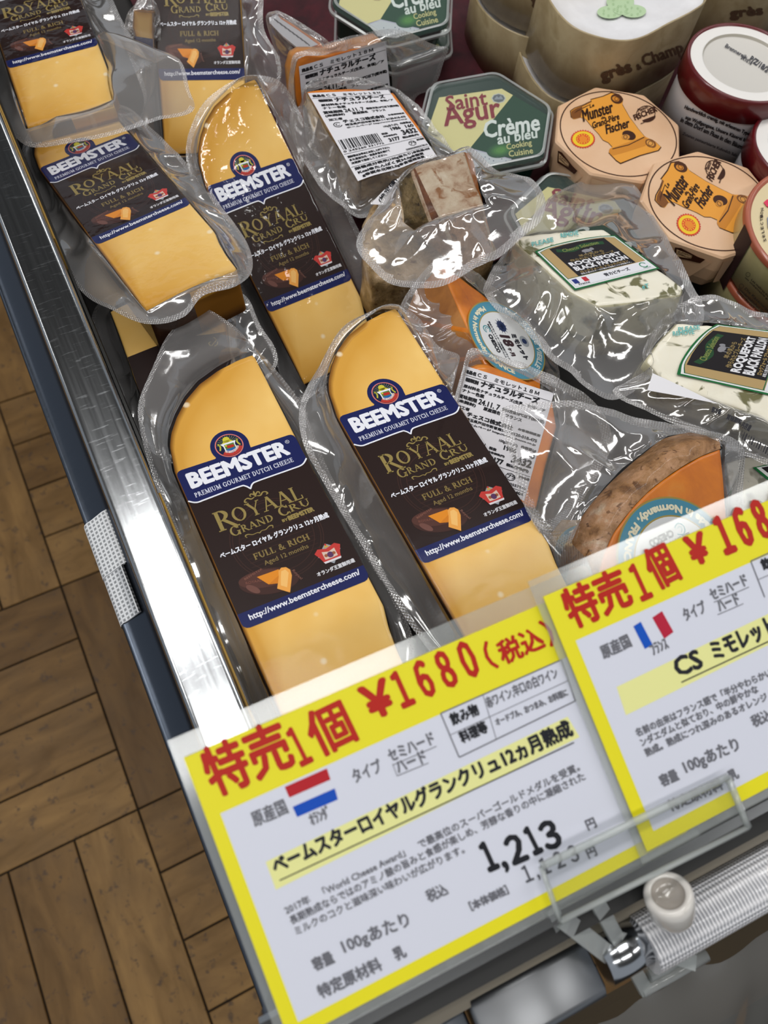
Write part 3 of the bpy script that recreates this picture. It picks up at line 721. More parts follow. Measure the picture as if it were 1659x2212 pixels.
cardtext(p, [
    ('特売', (468, 1724), (640, 1652), 108, R_, 3.4), ('１', (652, 1655), (676, 1643), 84, R_, 2.6), ('個', (692, 1638), (775, 1598), 100, R_, 2.8),
    ('￥', (802, 1556), (858, 1532), 72, R_, 4), ('１６８０', (872, 1530), (1040, 1455), 80, R_, 3.2),
    ('（', (1063, 1448), (1078, 1441), 62, R_, 1.6), ('税込', (1090, 1437), (1180, 1398), 52, R_, 1.8), ('）', (1190, 1397), (1204, 1390), 60, R_, 1.6),
    ('原産国', (552, 1787), (624, 1756), 34, GR, 1.0), ('ｵﾗﾝﾀﾞ', (675, 1784), (716, 1765), 28, GR, 1.0),
    ('タイプ', (768, 1692), (828, 1666), 30, GR, 1.0), ('セミハード', (845, 1646), (941, 1605), 26, GR, 1.2), ('ハード', (862, 1671), (924, 1645), 27, GR, 1.2),
    ('飲み物', (979, 1568), (1037, 1543), 27, K_, 1.2), ('料理等', (1000, 1606), (1056, 1580), 26, K_, 1.4),
    ('赤ワイン,辛口の白ワイン', (1056, 1531), (1208, 1464), 25, GR, .9), ('オードブル、おつまみ、お料理に', (1074, 1568), (1228, 1502), 16, GR, .9),
    ('ベームスターロイヤルグランクリュ12ヵ月熟成', (598, 1890), (1240, 1588), 38, K_, 2.0),
    ('2017年　「World Cheese Award」　で最高位のスーパーゴールドメダルを受賞。', (620, 1976), (1254, 1664), 19, GR, .6),
    ('長期熟成ならではのアミノ酸の旨みと食感が楽しめ、芳醇な香りの中に凝縮された', (631, 1998), (1266, 1684), 19, GR, .6),
    ('ミルクのコクと滋味深い味わいが広がります。', (642, 2021), (1005, 1842), 19, GR, .6),
    ('税込', (928, 1950), (970, 1931), 27, GR, 1.0), ('１', (1058, 1882), (1078, 1873), 62, K_, 3.6), (',', (1094, 1884), (1102, 1880), 22, K_, 3), ('２', (1110, 1868), (1142, 1854), 60, K_, 3.4), ('１', (1156, 1846), (1172, 1838), 60, K_, 3.6), ('３', (1184, 1838), (1216, 1824), 60, K_, 3.4), ('円', (1272, 1794), (1290, 1786), 22, GR, 1.2),
    ('１,１２３', (1140, 1912), (1256, 1862), 42, '55565e', 1.0), ('円', (1273, 1855), (1291, 1847), 22, GR, 1.2),
    ('［本体価格］', (1020, 1968), (1100, 1930), 20, GR, 1.2), ('容量', (682, 2098), (724, 2079), 28, GR, 1.5), ('100gあたり', (748, 2065), (890, 2004), 36, GR, 1.2),
    ('特定原材料', (695, 2158), (828, 2094), 30, GR, 1.4), ('乳', (857, 2076), (880, 2066), 28, GR, 1.4)],
    [[(574, 1862), (1226, 1548), (1252, 1592), (596, 1922)]],
    [((604, 1902), (1240, 1604), 2.6, K_), ((850, 1652), (943, 1612), 1.6, GR), ((858, 1676), (926, 1648), 1.6, GR), ((848, 1650), (858, 1676), 1.4, GR),
     ((952, 1541), (1213, 1425), 2.6, GR), ((952, 1541), (992, 1636), 2.6, GR), ((992, 1636), (1243, 1514), 2.6, GR), ((1213, 1425), (1243, 1514), 2.6, GR),
     ((972, 1588), (1228, 1470), 1.3, GR), ((1043, 1500), (1072, 1596), 1.3, GR)],
    [([(615, 1700), (706, 1660), (714, 1684), (625, 1723)], 'b01f28'), ([(632, 1743), (723, 1703), (730, 1727), (642, 1765)], '0f4bb5')])
nest(p.build('printed_text', T1), T1, 'card')

O2 = .0024; q2 = PC.loc(1173, 1289, O2); b2 = PC.loc(1410, 1833, O2); H2 = q2[1]-b2[1]
T2, p, pl = card('price_card', 'yellow bordered price card with blue and red flag bars, overlapping the other at right', q2[0], q2[1], W1, H2, O2)
i1 = PC.loc(1243, 1384, O2); i2 = PC.loc(1424, 1788, O2)
pl.poly([(i1[0], i1[1]), (i1[0], i2[1]), (q2[0]+W1-.006, i2[1]), (q2[0]+W1-.006, i1[1])], PAPER, 1); nest(pl.build('white_panel', T2), T2, 'card')
cardtext(p, [
    ('特売', (1242, 1360), (1370, 1304), 88, R_, 3.0), ('１', (1388, 1298), (1410, 1288), 80, R_, 2.6), ('個', (1424, 1276), (1474, 1250), 92, R_, 2.6),
    ('￥', (1498, 1222), (1536, 1208), 62, R_, 4), ('１６８０', (1570, 1198), (1712, 1138), 84, R_, 4), ('（税込）', (1740, 1128), (1860, 1075), 58, R_, 1.6),
    ('原産国', (1306, 1424), (1366, 1396), 30, GR, 1.2), ('ﾌﾗﾝｽ', (1412, 1416), (1446, 1400), 24, GR, 1.0),
    ('タイプ', (1482, 1342), (1528, 1322), 28, GR, 1.0), ('セミハード', (1540, 1297), (1617, 1262), 24, GR, 1.2), ('ハード', (1556, 1322), (1600, 1303), 25, GR, 1.2),
    ('CS', (1466, 1462), (1520, 1440), 40, K_, 2.2), ('ミモレット１８ヵ月', (1548, 1428), (1790, 1318), 42, K_, 2.2),
    ('名前の由来はフランス語で「半分やわらかい」という意味。オラ', (1378, 1592), (1800, 1400), 18, GR, .8),
    ('ンダエダムと似ており、中の鮮やかな', (1388, 1613), (1640, 1495), 18, GR, .8),
    ('熟成。熟成につれ深みのあるオレンジ', (1398, 1635), (1660, 1512), 18, GR, .8),
    ('容量', (1432, 1700), (1468, 1684), 26, GR, 1.4), ('100gあたり', (1486, 1676), (1602, 1624), 34, GR, 1.2),
    ('特定原材料', (1450, 1754), (1564, 1704), 26, GR, 1.2), ('乳', (1580, 1688), (1598, 1680), 24, GR, 1.2), ('税込', (1630, 1572), (1670, 1554), 26, GR, 1.0),
    ('飲み物', (1650, 1232), (1706, 1208), 24, K_, 1.2)],
    [[(1332, 1484), (1900, 1210), (1926, 1262), (1352, 1545)]],
    [((1472, 1474), (1800, 1320), 2.6, K_), ((1542, 1301), (1618, 1268), 1.6, GR), ((1550, 1328), (1606, 1304), 1.6, GR),
     ((1622, 1212), (1720, 1168), 2.4, GR), ((1622, 1212), (1652, 1290), 2.4, GR), ((1638, 1252), (1740, 1208), 1.3, GR)],
    [([(1368, 1353), (1384, 1343), (1410, 1393), (1393, 1402)], '1050b8'), ([(1409, 1334), (1430, 1320), (1455, 1365), (1435, 1380)], 'b01f3a')])
nest(p.build('printed_text', T2), T2, 'card')

# acrylic card clip with the milky knob
clip = thing('card_clip', 'clear acrylic clip plate holding both price cards to the rail', 'clip', PC.hit(1400, 1990, 0))
f = lambda x, y, z: PC.hit(x, y, z+.0052)
g = G(); Q = [(1169, 1872), (1572, 1678), (1616, 1787), (1210, 1990)]
V = [f(x, y, z) for z in (0, .0016) for x, y in Q]; g.add(V, [(3, 2, 1, 0), (4, 5, 6, 7)], MATS['acrylic']); g.build('plate', clip)
g = G()
for a_, b_, r in ((0, 1, .0012), (0, 3, .0008), (1, 2, .0011), (3, 2, .0009)):
    g.tube([f(*Q[a_], .0008), f(*Q[b_], .0008)], r, MATS['acrylic_edge'], 12)
g.build('plate_edge', clip)
g = G()
zc = .945
for (a_, b_, za, zb, wd, th_) in (((1215, 1985), (1330, 2075), .946, .925, .006, .0016), ((1290, 1950), (1395, 2140), .946, .905, .005, .0016), ((1340, 2030), (1500, 2080), .93, .915, .005, .0016), ((1195, 1965), (1215, 2020), .95, .938, .004, .0012)):
    A_, B_ = Vector(at(*a_, za)), Vector(at(*b_, zb)); d = (B_-A_).normalized(); s = Vector(d.cross(Vector((0, 0, 1)))).normalized()*wd/2; n_ = s.cross(d).normalized()*th_/2
    P = [A_-s-n_, A_+s-n_, A_+s+n_, A_-s+n_, B_-s-n_, B_+s-n_, B_+s+n_, B_-s+n_]
    g.add(P, [(0, 1, 2, 3), (7, 6, 5, 4), (0, 4, 5, 1), (1, 5, 6, 2), (2, 6, 7, 3), (3, 7, 4, 0)], MATS['acrylic_edge'])
g.build('arm', clip)
g = G()
for a_, b_, z, r in (((1365, 2050), (1455, 2002), .915, .0042), ((1400, 2105), (1475, 2063), .91, .0026), ((1385, 2140), (1525, 2062), .905, .0024)):
    g.tube([at(*a_, z), at(*b_, z)], r, MATS['acrylic_edge'], 20)
g.build('jaw', clip)
ax = Vector((-.12, .62, .80)).normalized(); o = Vector(at(1443, 1930, .952))
g = G(); R0 = .0076
prof = [(.0052, 0.0), (.0057, .0004), (.0066, .0004), (R0, -.0006), (R0+.0001, -.004), (R0*.97, -.0095), (R0*.85, -.0125), (R0*.55, -.0142), (.0002, -.0146)]
g.lathe(o, ax, prof, KNOB, 48); k_ = g.build('knob', clip, label='milky white plastic knob')
g = G(); g.lathe(o, ax, [(.0053, 0.0), (.0050, -.0012), (.0030, -.0030), (.0001, -.0036)], KNOBIN, 40); g.build('knob_socket', clip).parent = k_

# ---------------------------------------------------------------- the long gouda wedges with the dark label
W_ = .060; H_ = .0876
def beem_label():
    f = lambda x, y, z: (x/1000, y/1000, z)
    p = Pr(f, .0001)
    NV, BR, WH, GD = '0f1a55', '22100c', 'eceef6', '94824a'
    p.poly([(0, 7), (0, 72), (60, 72), (60, 7)], BR, 1)
    # faint ornament behind the lettering
    for r in (17, 20, 21.2): p.ring((30, 36), r, .35, '3a2019', 1.3, a0=0, a1=360, n=40)
    for k in range(9): p.strip([(14, 24+k*2.2), (46, 24+k*2.2)], .3, '361d16', 1.2)
    top = [(0, 70)] + [(0+2.6-2.6*math.cos(t), 85+2.6*math.sin(t)) for t in (0, .5, 1.0, 1.57)] + [(19.6, 87.6)]
    top += [(28.7+9.4*math.cos(math.radians(a_)), 92.2+9.6*math.sin(math.radians(a_))) for a_ in range(205, -26, -11)] + [(37.6, 87.6)]
    top += [(57.4+2.6*math.sin(t), 85+2.6*math.cos(t)) for t in (0, .5, 1.0, 1.57)] + [(60, 71.5)]
    low = spline([(60, 71.5), (56.5, 68.8), (50, 68.4), (34, 68.2), (30.6, 67.6), (28.8, 65.4)], 5) + spline([(28.8, 65.4), (27, 67.8), (24, 68.5), (8, 67.9), (3.2, 67.9), (0, 70)], 5)[1:]
    p.poly(top+low[1:-1], NV, 2)
    p.strip([(x, y-.1) for x, y in low], .75, WH, 3)
    p.poly([(0, 7.7), (0, 3)] + [(3-3*math.cos(t), 3-3*math.sin(t)) for t in (.5, 1.0, 1.57)] + [(57+3*math.sin(t), 3-3*math.cos(t)) for t in (0, .5, 1.0, 1.57)] + [(60, 7.7)], NV, 2)
    # crest
    c = (28.5, 92.6); p.disc(c, 6.9, 'd87a70', 3); p.disc(c, 6.35, '10183f', 4)
    for k in range(13):
        a_ = math.radians(20+k*12); p.strip([(c[0]+2.4*math.cos(a_), c[1]+.5+2.6*math.sin(a_)), (c[0]+6*math.cos(a_), c[1]+6*math.sin(a_))], .22, '7d8a4a', 5)
    p.curve([(23.4, 91), (24.2, 93.2), (23.6, 95)], .8, 'b9b53a', 5); p.curve([(33.6, 91), (32.8, 93.2), (33.4, 95)], .8, 'b9b53a', 5)
    p.disc((28.3, 96.2), 1.75, 'cfc73c', 6); p.poly([(25.6, 94.6), (27, 95.8), (29.8, 95.8), (31.2, 94.6), (30, 94.2), (26.6, 94.2)], 'cfc73c', 6)
    p.poly([(24.6, 94.4), (32.4, 94.4), (31.4, 92.6), (31.6, 89), (32.6, 87.9), (24.4, 87.9), (25.6, 89), (25.6, 92.6)], 'e9ecef', 7)
    p.poly([(26.2, 93.4), (31, 93.4), (31, 89.2), (28.6, 87.6), (26.2, 89.2)], '5a7a3c', 8); p.poly([(26.2, 90.6), (31, 90.6), (31, 89.2), (28.6, 87.6), (26.2, 89.2)], '1b62a8', 9)
    p.poly([(27, 92), (27.6, 92.6), (30.4, 92.4), (30.6, 91.2), (30.2, 90.9), (27.5, 91)], 'b92a20', 10); p.disc((26.9, 92.7), .5, 'd8cc3a', 10)
    p.ring(c, 5.35, 1.9, 'b9382e', 9, a0=222, a1=335, n=20)
    p.text('HET BEEMSTERWAPEN', 0, 0, 1.25, 'f0dcd0', .05, arc=(c, 4.75, 224, 333), ly=11)
    # BEEMSTER
    p.text('BEEMSTER', (4.2, 75.9), (53.6, 76.9), 8.3, WH, .62, ly=4); p.ring((55.2, 84.0), .95, .2, WH, 4, n=20); p.text('R', (54.85, 83.55), (55.6, 83.55), .95, WH, ly=4)
    p.text('PREMIUM GOURMET DUTCH CHEESE', (3.9, 70.4), (53.6, 71.9), 2.55, 'd3d6e6', .06, ser=True, ly=4)
    # fleur and lettering in gold
    p.curve([(29.4, 60.2), (29.3, 62), (29.5, 63.6)], [.5, 1.3, .2], GD, 4); p.curve([(29.2, 61), (28, 62.4), (27, 61.8), (27.4, 61)], [.5, .7, .3], GD, 4); p.curve([(29.6, 61), (30.9, 62.4), (31.8, 61.8), (31.4, 61)], [.5, .7, .3], GD, 4)
    p.curve([(28.8, 60.4), (27, 59.8), (25.4, 60.8), (24, 60.3), (23.6, 59.2), (24.6, 59)], [.3, .8, .5, .8, .4], GD, 4); p.curve([(29.9, 60.5), (31.6, 60.1), (33.2, 61.3), (34.6, 61), (35.1, 59.9), (34.2, 59.6)], [.3, .8, .5, .8, .4], GD, 4)
    p.text('R', (7.4, 48.8), (17.2, 48.8), 10.6, GD, .08, ser=True, ly=4); p.text('OYAAL', (15.6, 50.6), (49.6, 50.9), 7.6, GD, .06, ser=True, ly=4)
    p.text('G', (11.7, 44.2), (16.4, 44.2), 5.0, GD, .06, ser=True, ly=4); p.text('RAND', (17.0, 44.6), (32.2, 45.0), 3.7, GD, .05, ser=True, ly=4)
    p.text('C', (35.9, 45.3), (40.8, 45.5), 5.2, GD, .06, ser=True, ly=4); p.text('RU', (41.3, 46.0), (51.2, 46.3), 3.8, GD, .05, ser=True, ly=4)
    p.text('BY', (35.6, 42.5), (38.2, 42.5), 1.35, GD, .12, ly=4); p.text('BEEMSTER', (38.7, 42.2), (51.4, 42.5), 2.3, GD, .22, ly=4)
    p.curve([(17.6, 41.2), (17.2, 42.4), (18.6, 42.7), (20.6, 41.8), (22.8, 41.9), (23.8, 41.3)], [.3, .6, .4, .3, .5], GD, 4); p.curve([(30.2, 41.4), (30.5, 42.7), (29, 43), (27, 42.0), (25, 42.1), (23.8, 41.3)], [.3, .6, .4, .3, .5], GD, 4)
    p.text('ベームスター ロイヤル グランクリュ 12ヶ月熟成', (3.3, 35.6), (56.4, 36.6), 3.0, WH, .13, ly=4)
    p.text('FULL & RICH', (16.8, 29.2), (43.4, 29.4), 3.1, '8a7644', .1, ser=True, ly=4)
    p.text('Aged 12 months', (19.8, 24.2), (41.2, 24.8), 3.0, '857144', .04, ly=4)
    # cheese wheel picture
    p.disc((18.5, 17.2), 13.2, '3d211b', 3, ry=6.4, rot=-14); p.disc((17.2, 19.0), 11.6, '512f27', 4, ry=4.3, rot=-12); p.disc((10.6, 16.2), 3.4, '6d463d', 5, ry=1.5, rot=-50)
    p.text('BEEMSTER', (9, 21.6), (18, 23.4), 1.0, '8a5a4a', ly=5); p.text('ROYAAL', (8.6, 19.4), (15.5, 18.2), 1.3, '7e4c40', ly=5); p.text('Royaal', (29.2, 17.6), (31.0, 12), 1.6, '83594b', ly=5)
    for k in range(10): p.strip([(7+k*1.1, 13.6-.5*k), (7.4+k*1.1, 12.6-.5*k)], .25, '2a1410', 5)
    p.poly([(14.2, 21.0), (24.4, 20.8), (24.6, 18.6), (23.4, 13.9), (17.6, 15.6)], 'e08a1e', 6); p.poly([(24.4, 18.4), (17.6, 15.6), (23.4, 13.9)], 'd27c18', 7)
    p.poly([(23.0, 17.2), (24.0, 20), (25.8, 21.0), (27.8, 20.4), (29.0, 18.6), (28.6, 15.6), (24.6, 8.2), (20.2, 12.2)], 'eba348', 8); p.poly([(24, 17.2), (25, 19.3), (27, 19.5), (27.8, 17.4), (24.4, 11), (22.2, 13)], 'f3bd6c', 9)
    # royal warrant emblem
    p.poly([(48.6, 24.6), (54.2, 19.6), (48.4, 13.6), (42.8, 19.2)], '9aa0a8', 5); p.poly([(44.2, 23.0), (48, 21.9), (52.6, 23.2), (54.9, 21.6), (53.3, 18.2), (52.4, 15.2), (48.4, 16.0), (44.5, 15.2), (43.4, 18.6), (42.0, 21.2)], 'c23a34', 6)
    p.poly([(45.4, 21), (48.4, 20.1), (51.6, 21), (51.6, 16.8), (48.4, 16.6), (45.4, 16.8)], 'd9c0b0', 7); p.disc((48.6, 18.4), 1.5, '5a3560', 8); p.disc((46.6, 18.6), .8, '9c5c3a', 8); p.disc((50.4, 18.6), .8, '9c5c3a', 8)
    p.poly([(44.2, 15.9), (52.8, 15.9), (52.4, 14.9), (44.6, 14.9)], 'ded8dc', 8); p.poly([(47.2, 22.4), (48.5, 24.2), (49.8, 22.4)], 'c9a24c', 8); p.disc((48.5, 23.9), .5, 'c23a34', 9)
    p.text('オランダ王室御用達', (39.0, 10.4), (57.4, 10.6), 2.1, 'd9d9de', .1, ly=4)
    p.text('http://www.beemstercheese.com/', (4.2, 2.2), (57.0, 3.2), 3.6, WH, .10, ly=4)
    return p
WEDGE = lambda yb, cut=0.0: [(0, yb, 1), (-.0008, .03, 1), (-.0006, .088, 1), (.0022, .1035, 1), (.0052, .1105, 1), (.0110, .1190, 1), (.0185, .1275, 1), (.0285, .1350, 1), (.0400, .1400, 1), (.0520, .1430, 1), (.0605, .1438, 1), (.0612, .1425, 0), (.0605, .09, 0), (.0600, .03, 0), (.0597, yb+.036, 0), (.0572, yb+.026, 0), (.0556, yb+.014, 0), (.0550, yb+.001, 0)]
POSE = {
 1: ([[0.996, -0.003, 0.0894], [-0.0062, 0.9947, 0.1024], [-0.0892, -0.1026, 0.9907]], (0.0052, 0.0959, 0.8933)),
 2: ([[0.9935, -0.0093, 0.1138], [0, 0.9966, 0.0819], [-0.1142, -0.0814, 0.9901]], (0.0869, 0.0893, 0.897)),
 3: ([[0.9971, -0.0628, 0.0423], [0.0735, 0.9369, -0.3418], [-0.0181, 0.3439, 0.9388]], (0.0963, 0.3, 0.8192)),
 4: ([[0.9893, -0.143, -0.0274], [0.1456, 0.9763, 0.16], [0.0038, -0.1623, 0.9867]], (0.0143, 0.3464, 0.8658)),
 5: ([[0.9963, 0.0614, -0.0594], [-0.0608, 0.9981, 0.0125], [0.0601, -0.0089, 0.9982]], (0.0079, 0.5183, 0.856)),
 6: ([[0.9292, 0.3053, -0.2082], [-0.3688, 0.8021, -0.4697], [0.0236, 0.5133, 0.8579]], (0.1011, 0.5092, 0.8286))}
def ortho(R):
    u, _, v = np.linalg.svd(np.array(R)); return u @ v
BO = {  # outline of each vacuum bag: points of the photograph and height above the cheese face
 1: [(545, 745, .001), (590, 790, -.008), (650, 870, -.016), (705, 1000, -.018), (775, 1150, -.020), (855, 1290, -.020), (890, 1440, -.020), (720, 1590, -.022), (560, 1620, -.022), (480, 1440, -.010), (405, 1250, -.009), (350, 1090, -.009), (312, 970, -.008), (300, 880, -.010), (330, 800, -.012), (372, 715, -.014), (430, 668, -.012), (500, 700, -.006)],
 2: [(850, 662, .001), (905, 690, -.004), (945, 745, -.010), (990, 770, -.004), (982, 800, .002), (950, 850, -.008), (1010, 930, -.014), (1062, 1000, -.016), (1130, 1090, -.018), (1210, 1180, -.018), (1290, 1290, -.018), (1150, 1400, -.022), (990, 1440, -.022), (900, 1370, -.022), (800, 1210, -.022), (700, 1045, -.020), (655, 960, -.014), (648, 880, -.014), (690, 790, -.014), (735, 715, -.010), (790, 680, -.005)],
 3: [(545, 165, .001), (612, 185, -.008), (655, 255, -.012), (715, 350, -.016), (745, 430, -.016), (790, 540, -.016), (822, 640, -.010), (815, 700, -.008), (745, 790, -.006), (650, 870, -.004), (612, 830, -.010), (590, 770, -.014), (520, 640, -.018), (455, 500, -.018), (414, 400, -.016), (402, 320, -.014), (430, 240, -.012), (485, 188, -.006)],
 4: [(60, 290, -.010), (50, 380, -.014), (90, 480, -.014), (140, 580, -.010), (185, 640, -.006), (250, 676, -.002), (320, 702, .002), (395, 690, .002), (440, 640, .002), (510, 622, -.002), (545, 585, -.008), (535, 530, -.014), (480, 450, -.016), (420, 370, -.016), (330, 285, -.014), (270, 235, -.012), (180, 225, -.010), (100, 240, -.010)],
 5: [(-120, -80, -.014), (-70, 60, -.014), (-30, 180, -.012), (10, 265, -.004), (50, 312, .002), (95, 322, .004), (150, 312, .008), (240, 292, .010), (330, 266, .010), (416, 240, .012), (408, 190, .013), (396, 142, .014), (372, 126, .010), (330, 140, .002), (300, 100, -.008), (262, 40, -.012), (215, -60, -.014), (150, -160, -.012), (20, -200, -.010)],
 6: [(340, -70, -.014), (290, 20, -.012), (270, 90, -.012), (290, 150, -.012), (312, 220, -.010), (300, 280, -.008), (330, 340, -.006), (380, 372, -.002), (420, 370, .000), (440, 300, -.002), (500, 235, -.002), (560, 212, -.004), (600, 190, -.010), (605, 130, -.012), (570, 60, -.014), (560, -60, -.014), (450, -150, -.010)]}
BL = {1: 'gouda wedge nearest the steel rim and left price card, with round crest label', 2: 'gouda wedge lying over the left price card, right of the frontmost one',
      3: 'gouda wedge at upper centre with wet looking film below its label', 4: 'gouda wedge by the steel rim with glare over its dark label',
      5: 'gouda wedge in the far left corner beside the steel rim, web address fully readable', 6: 'gouda wedge at the top edge, upright label, right of the corner one'}
lab_mesh = None
proto = {}
def side_edge(yb):
    g = G(); pr = [(-.0012, y) for y in np.linspace(yb+.001, .088, 14)]
    V = [(x, y, z) for x, y in pr for z in (-.0012, -.0042)]; g.add(V, [(2*i, 2*i+1, 2*i+3, 2*i+2) for i in range(len(pr)-1)], GOLDEDGE, True); return g
def gouda_wedge(k, R, t, yb=-.05, label=None, bag=None, group='bagged gouda wedges', th=.030, amp=.0022, wet=False, cut=0.0, Cc=(.030, .045)):
    R = ortho(R); mt = np.eye(4); mt[:3, :3] = R; mt[:3, 3] = t
    T = thing('gouda_wedge', label, 'cheese', group=group, matrix=Matrix(mt.tolist()))
    key = (yb, cut)
    if key not in proto:
        g = G(); O = slab(g, lambda x, y, z: (x, y, z), WEDGE(yb, cut), GOUDA, RINDBROWN, th, c=(.030, .045), r=.0012, N=200, amp=.00008, fr=90, side2=GOUDA)
        proto[key] = (g.build('cheese'), O); proto[key][0].parent = T; ch = proto[key][0]
        side_edge(yb).build('rind_edge', T)
    else:
        ch = proto[key][0].copy(); COL.objects.link(ch); ch.parent = T
    global lab_mesh
    if lab_mesh is None: lab_mesh = beem_label().build('label', T)
    else:
        l = lab_mesh.copy(); COL.objects.link(l); l.parent = T
    if bag:
        pl = Plane(R, t); out = [pl.loc(a, b, o)+(o,) for a, b, o in bag]
        g = film(lambda x, y, z: (x, y, z), Cc, proto[key][1], out, amp=amp, seed=k*3.7, eps=.0009, top=.0005 if wet and k != 4 else 0.0, topk=(35, 190),
                 M=MATS['film'], Mt=MATS['film_wet'] if wet else MATS['film_clear'], band=.0042)
        b = g.build('vacuum_bag', T)
    return T
for k, yb, wet, cut in ((1, -.05, 0, 0), (2, -.05, 0, .03), (3, -.050, 1, .03), (4, -.066, 1, .04), (5, -.060, 1, .0), (6, -.05, 0, .03)):
    gouda_wedge(k, *POSE[k], yb=yb, label=BL[k], bag=BO[k], wet=wet, cut=cut, amp=.0028)
# wedges of the layer beneath, seen in the gaps
def rz(a, tx=0, ty=0):
    a = math.radians(a); c, s = math.cos(a), math.sin(a); return np.array([[c, -s, 0], [s, c, 0], [0, 0, 1]])
gouda_wedge(11, rz(0), (.004, .080, .8615), label='gouda wedge lying under the frontmost wedge, mostly hidden', th=.03)
gouda_wedge(12, rz(0), (.086, .070, .862), label='gouda wedge lying under the second front wedge, mostly hidden', th=.03)
# reversed wedge under the left one: pale cut end and dark wrapped side
pl = flat(.842)
L2 = lambda *P: [pl.loc(*q) for q in P]
T = thing('gouda_wedge', 'gouda wedge turned round, plain yellow end and dark label poking out below the glared one', 'cheese', at(360, 800, .812), 'bagged gouda wedges')
g = G(); O = slab(g, pl.f, [a+(b,) for a, b in zip(L2((238, 672), (275, 772), (318, 895), (420, 960), (470, 880), (496, 780), (490, 700), (466, 652), (440, 640), (300, 640)), (0, 0, 0, 0, 1, 1, 1, 1, 0, 0))], GOUDA, RINDBROWN, .03, r=.0012, N=140, amp=.0003, fr=90, side2=GOUDA)
g.build('cheese', T)
p = Pr(lambda x, y, z: pl.hit(x, y, z), .0002); p.poly([(275, 772), (330, 750), (396, 728), (452, 722), (488, 716), (497, 780), (480, 860), (440, 930), (400, 955), (318, 893)], '22100c')
for q in ([(461, 728), (467, 734), (462, 741), (457, 747)], [(463, 748), (469, 744), (470, 738)], [(455, 738), (451, 742), (455, 747)]): p.curve(q, 2, '94824a')
p.build('label', T)
film(pl.f, pl.loc(400, 800), O, [pl.loc(a, b, o)+(o,) for a, b, o in [(200, 690, -.02), (240, 640, -.004), (350, 620, -.004), (470, 630, -.004), (530, 640, -.010), (560, 700, -.010), (600, 780, -.014), (540, 860, -.018), (480, 960, -.02), (400, 1010, -.02), (310, 960, -.018), (255, 860, -.018), (215, 770, -.02)]], amp=.003, seed=31, eps=.0009, M=MATS['film_crumpled'], Mt=MATS['film_clear']).build('vacuum_bag', T)
# standing dark gap liners: another bag edge left of the far wedge
pl = plane3((275, 20, .86), (335, 20, .86), (290, 130, .835))
T = thing('gouda_wedge', 'gouda wedge end with blue label edge, glimpsed left of the top edge wedge', 'cheese', pl.hit(300, 80), 'bagged gouda wedges')
g = G(); O = slab(g, pl.f, [pl.loc(*q)+(1,) for q in ((288, 20), (330, 24), (334, 120), (298, 100), (286, 60))], GOUDA, GOUDA, .02, r=.001, N=60); g.build('cheese', T)
p = Pr(lambda x, y, z: pl.hit(x, y, z), .0002); p.poly([(290, 78), (330, 84), (332, 126), (298, 104)], '141f5c'); p.build('label', T)
film(pl.f, pl.loc(310, 70), O, [pl.loc(a, b, o)+(o,) for a, b, o in [(300, 5, -.002), (325, -5, -.002), (345, 30, -.004), (345, 130, -.006), (320, 150, -.008), (290, 130, -.008), (268, 80, -.006), (276, 30, -.004)]], amp=.003, seed=77, M=MATS['film_crumpled'], N=120).build('vacuum_bag', T)

# ---------------------------------------------------------------- mimolette pieces
LINES = [ # text, x, baseline y (from top), width, height, bold : on a 100 x 150 sticker
 ('商品名', 3, 9, 12, 4.6, .5), ('ＣＳ　ミモレット１８Ｍ', 17, 9, 68, 5, .25), ('種類別', 6, 19, 14, 4.6, .5), ('ナチュラルチーズ', 23, 20, 64, 8, .7),
 ('原材料名ナチュラルチーズ(生乳、食塩)／ア', 6, 28, 90, 4.6, .35), ('ナトー色素', 6, 33.5, 24, 4.4, .35), ('賞味期限', 4, 42, 20, 5, .4), ('24.11. 7', 26, 42.3, 23, 6.6, .4), ('保存方法10℃以下(要冷蔵)', 52, 42, 46, 4.6, .4),
 ('(未開封)', 4, 48, 20, 4.4, .4), ('原産国名　フランス', 33, 48, 42, 4.4, .35), ('加工者', 5, 55, 14, 4, .3), ('チェスコ株式会社', 18, 61.5, 50, 5.6, .5), ('お客様相談室', 74, 59, 24, 3, .3),
 ('埼玉県戸田市新曽南3-1-1', 18, 67, 48, 3.6, .3), ('0120-018-475', 68, 67, 28, 3.4, .4), ('ホームページ http://www.chesco.co.jp', 18, 72, 78, 3, .25),
 ('100g当り(円)', 58, 81, 20, 4.6, .2), ('内容量(g)', 82, 80, 16, 4, .4), ('1986', 65, 88, 13, 5.4, .5), ('160', 86, 88, 12, 5.6, .5),
 ('税抜', 50, 93, 8, 3.4, .3), ('本体価格(円)', 50, 98, 18, 3, .3), ('3432', 76, 100, 21, 9, .8), ('3177', 54, 107, 14, 6, .6), ('税込価格(円)', 72, 107, 24, 4, .4),
 ('0 245260 331772', 2, 108, 44, 2.6, .2), ('開封後はお早めにお召し上がり下さい。', 3, 117, 46, 3.2, .3), ('また直射日光・高温多湿を避けて', 3, 122, 44, 3.2, .3), ('冷蔵庫で保存してください。', 3, 127, 38, 3.2, .3), ('プラ', 76, 120, 8, 5, .3), ('■外装袋', 88, 116, 11, 3.2, .3),
 ('0000000557810', 66, 128, 32, 3, .2), ('栄養成分表示(100g当たり)●熱量405', 3, 136.5, 94, 4.4, .4), ('Kcal●たんぱく質34.0g●脂質', 4, 142.5, 80, 4.6, .45), ('g●炭水化物2.0g●食塩相当量', 6, 148, 76, 4.6, .45)]
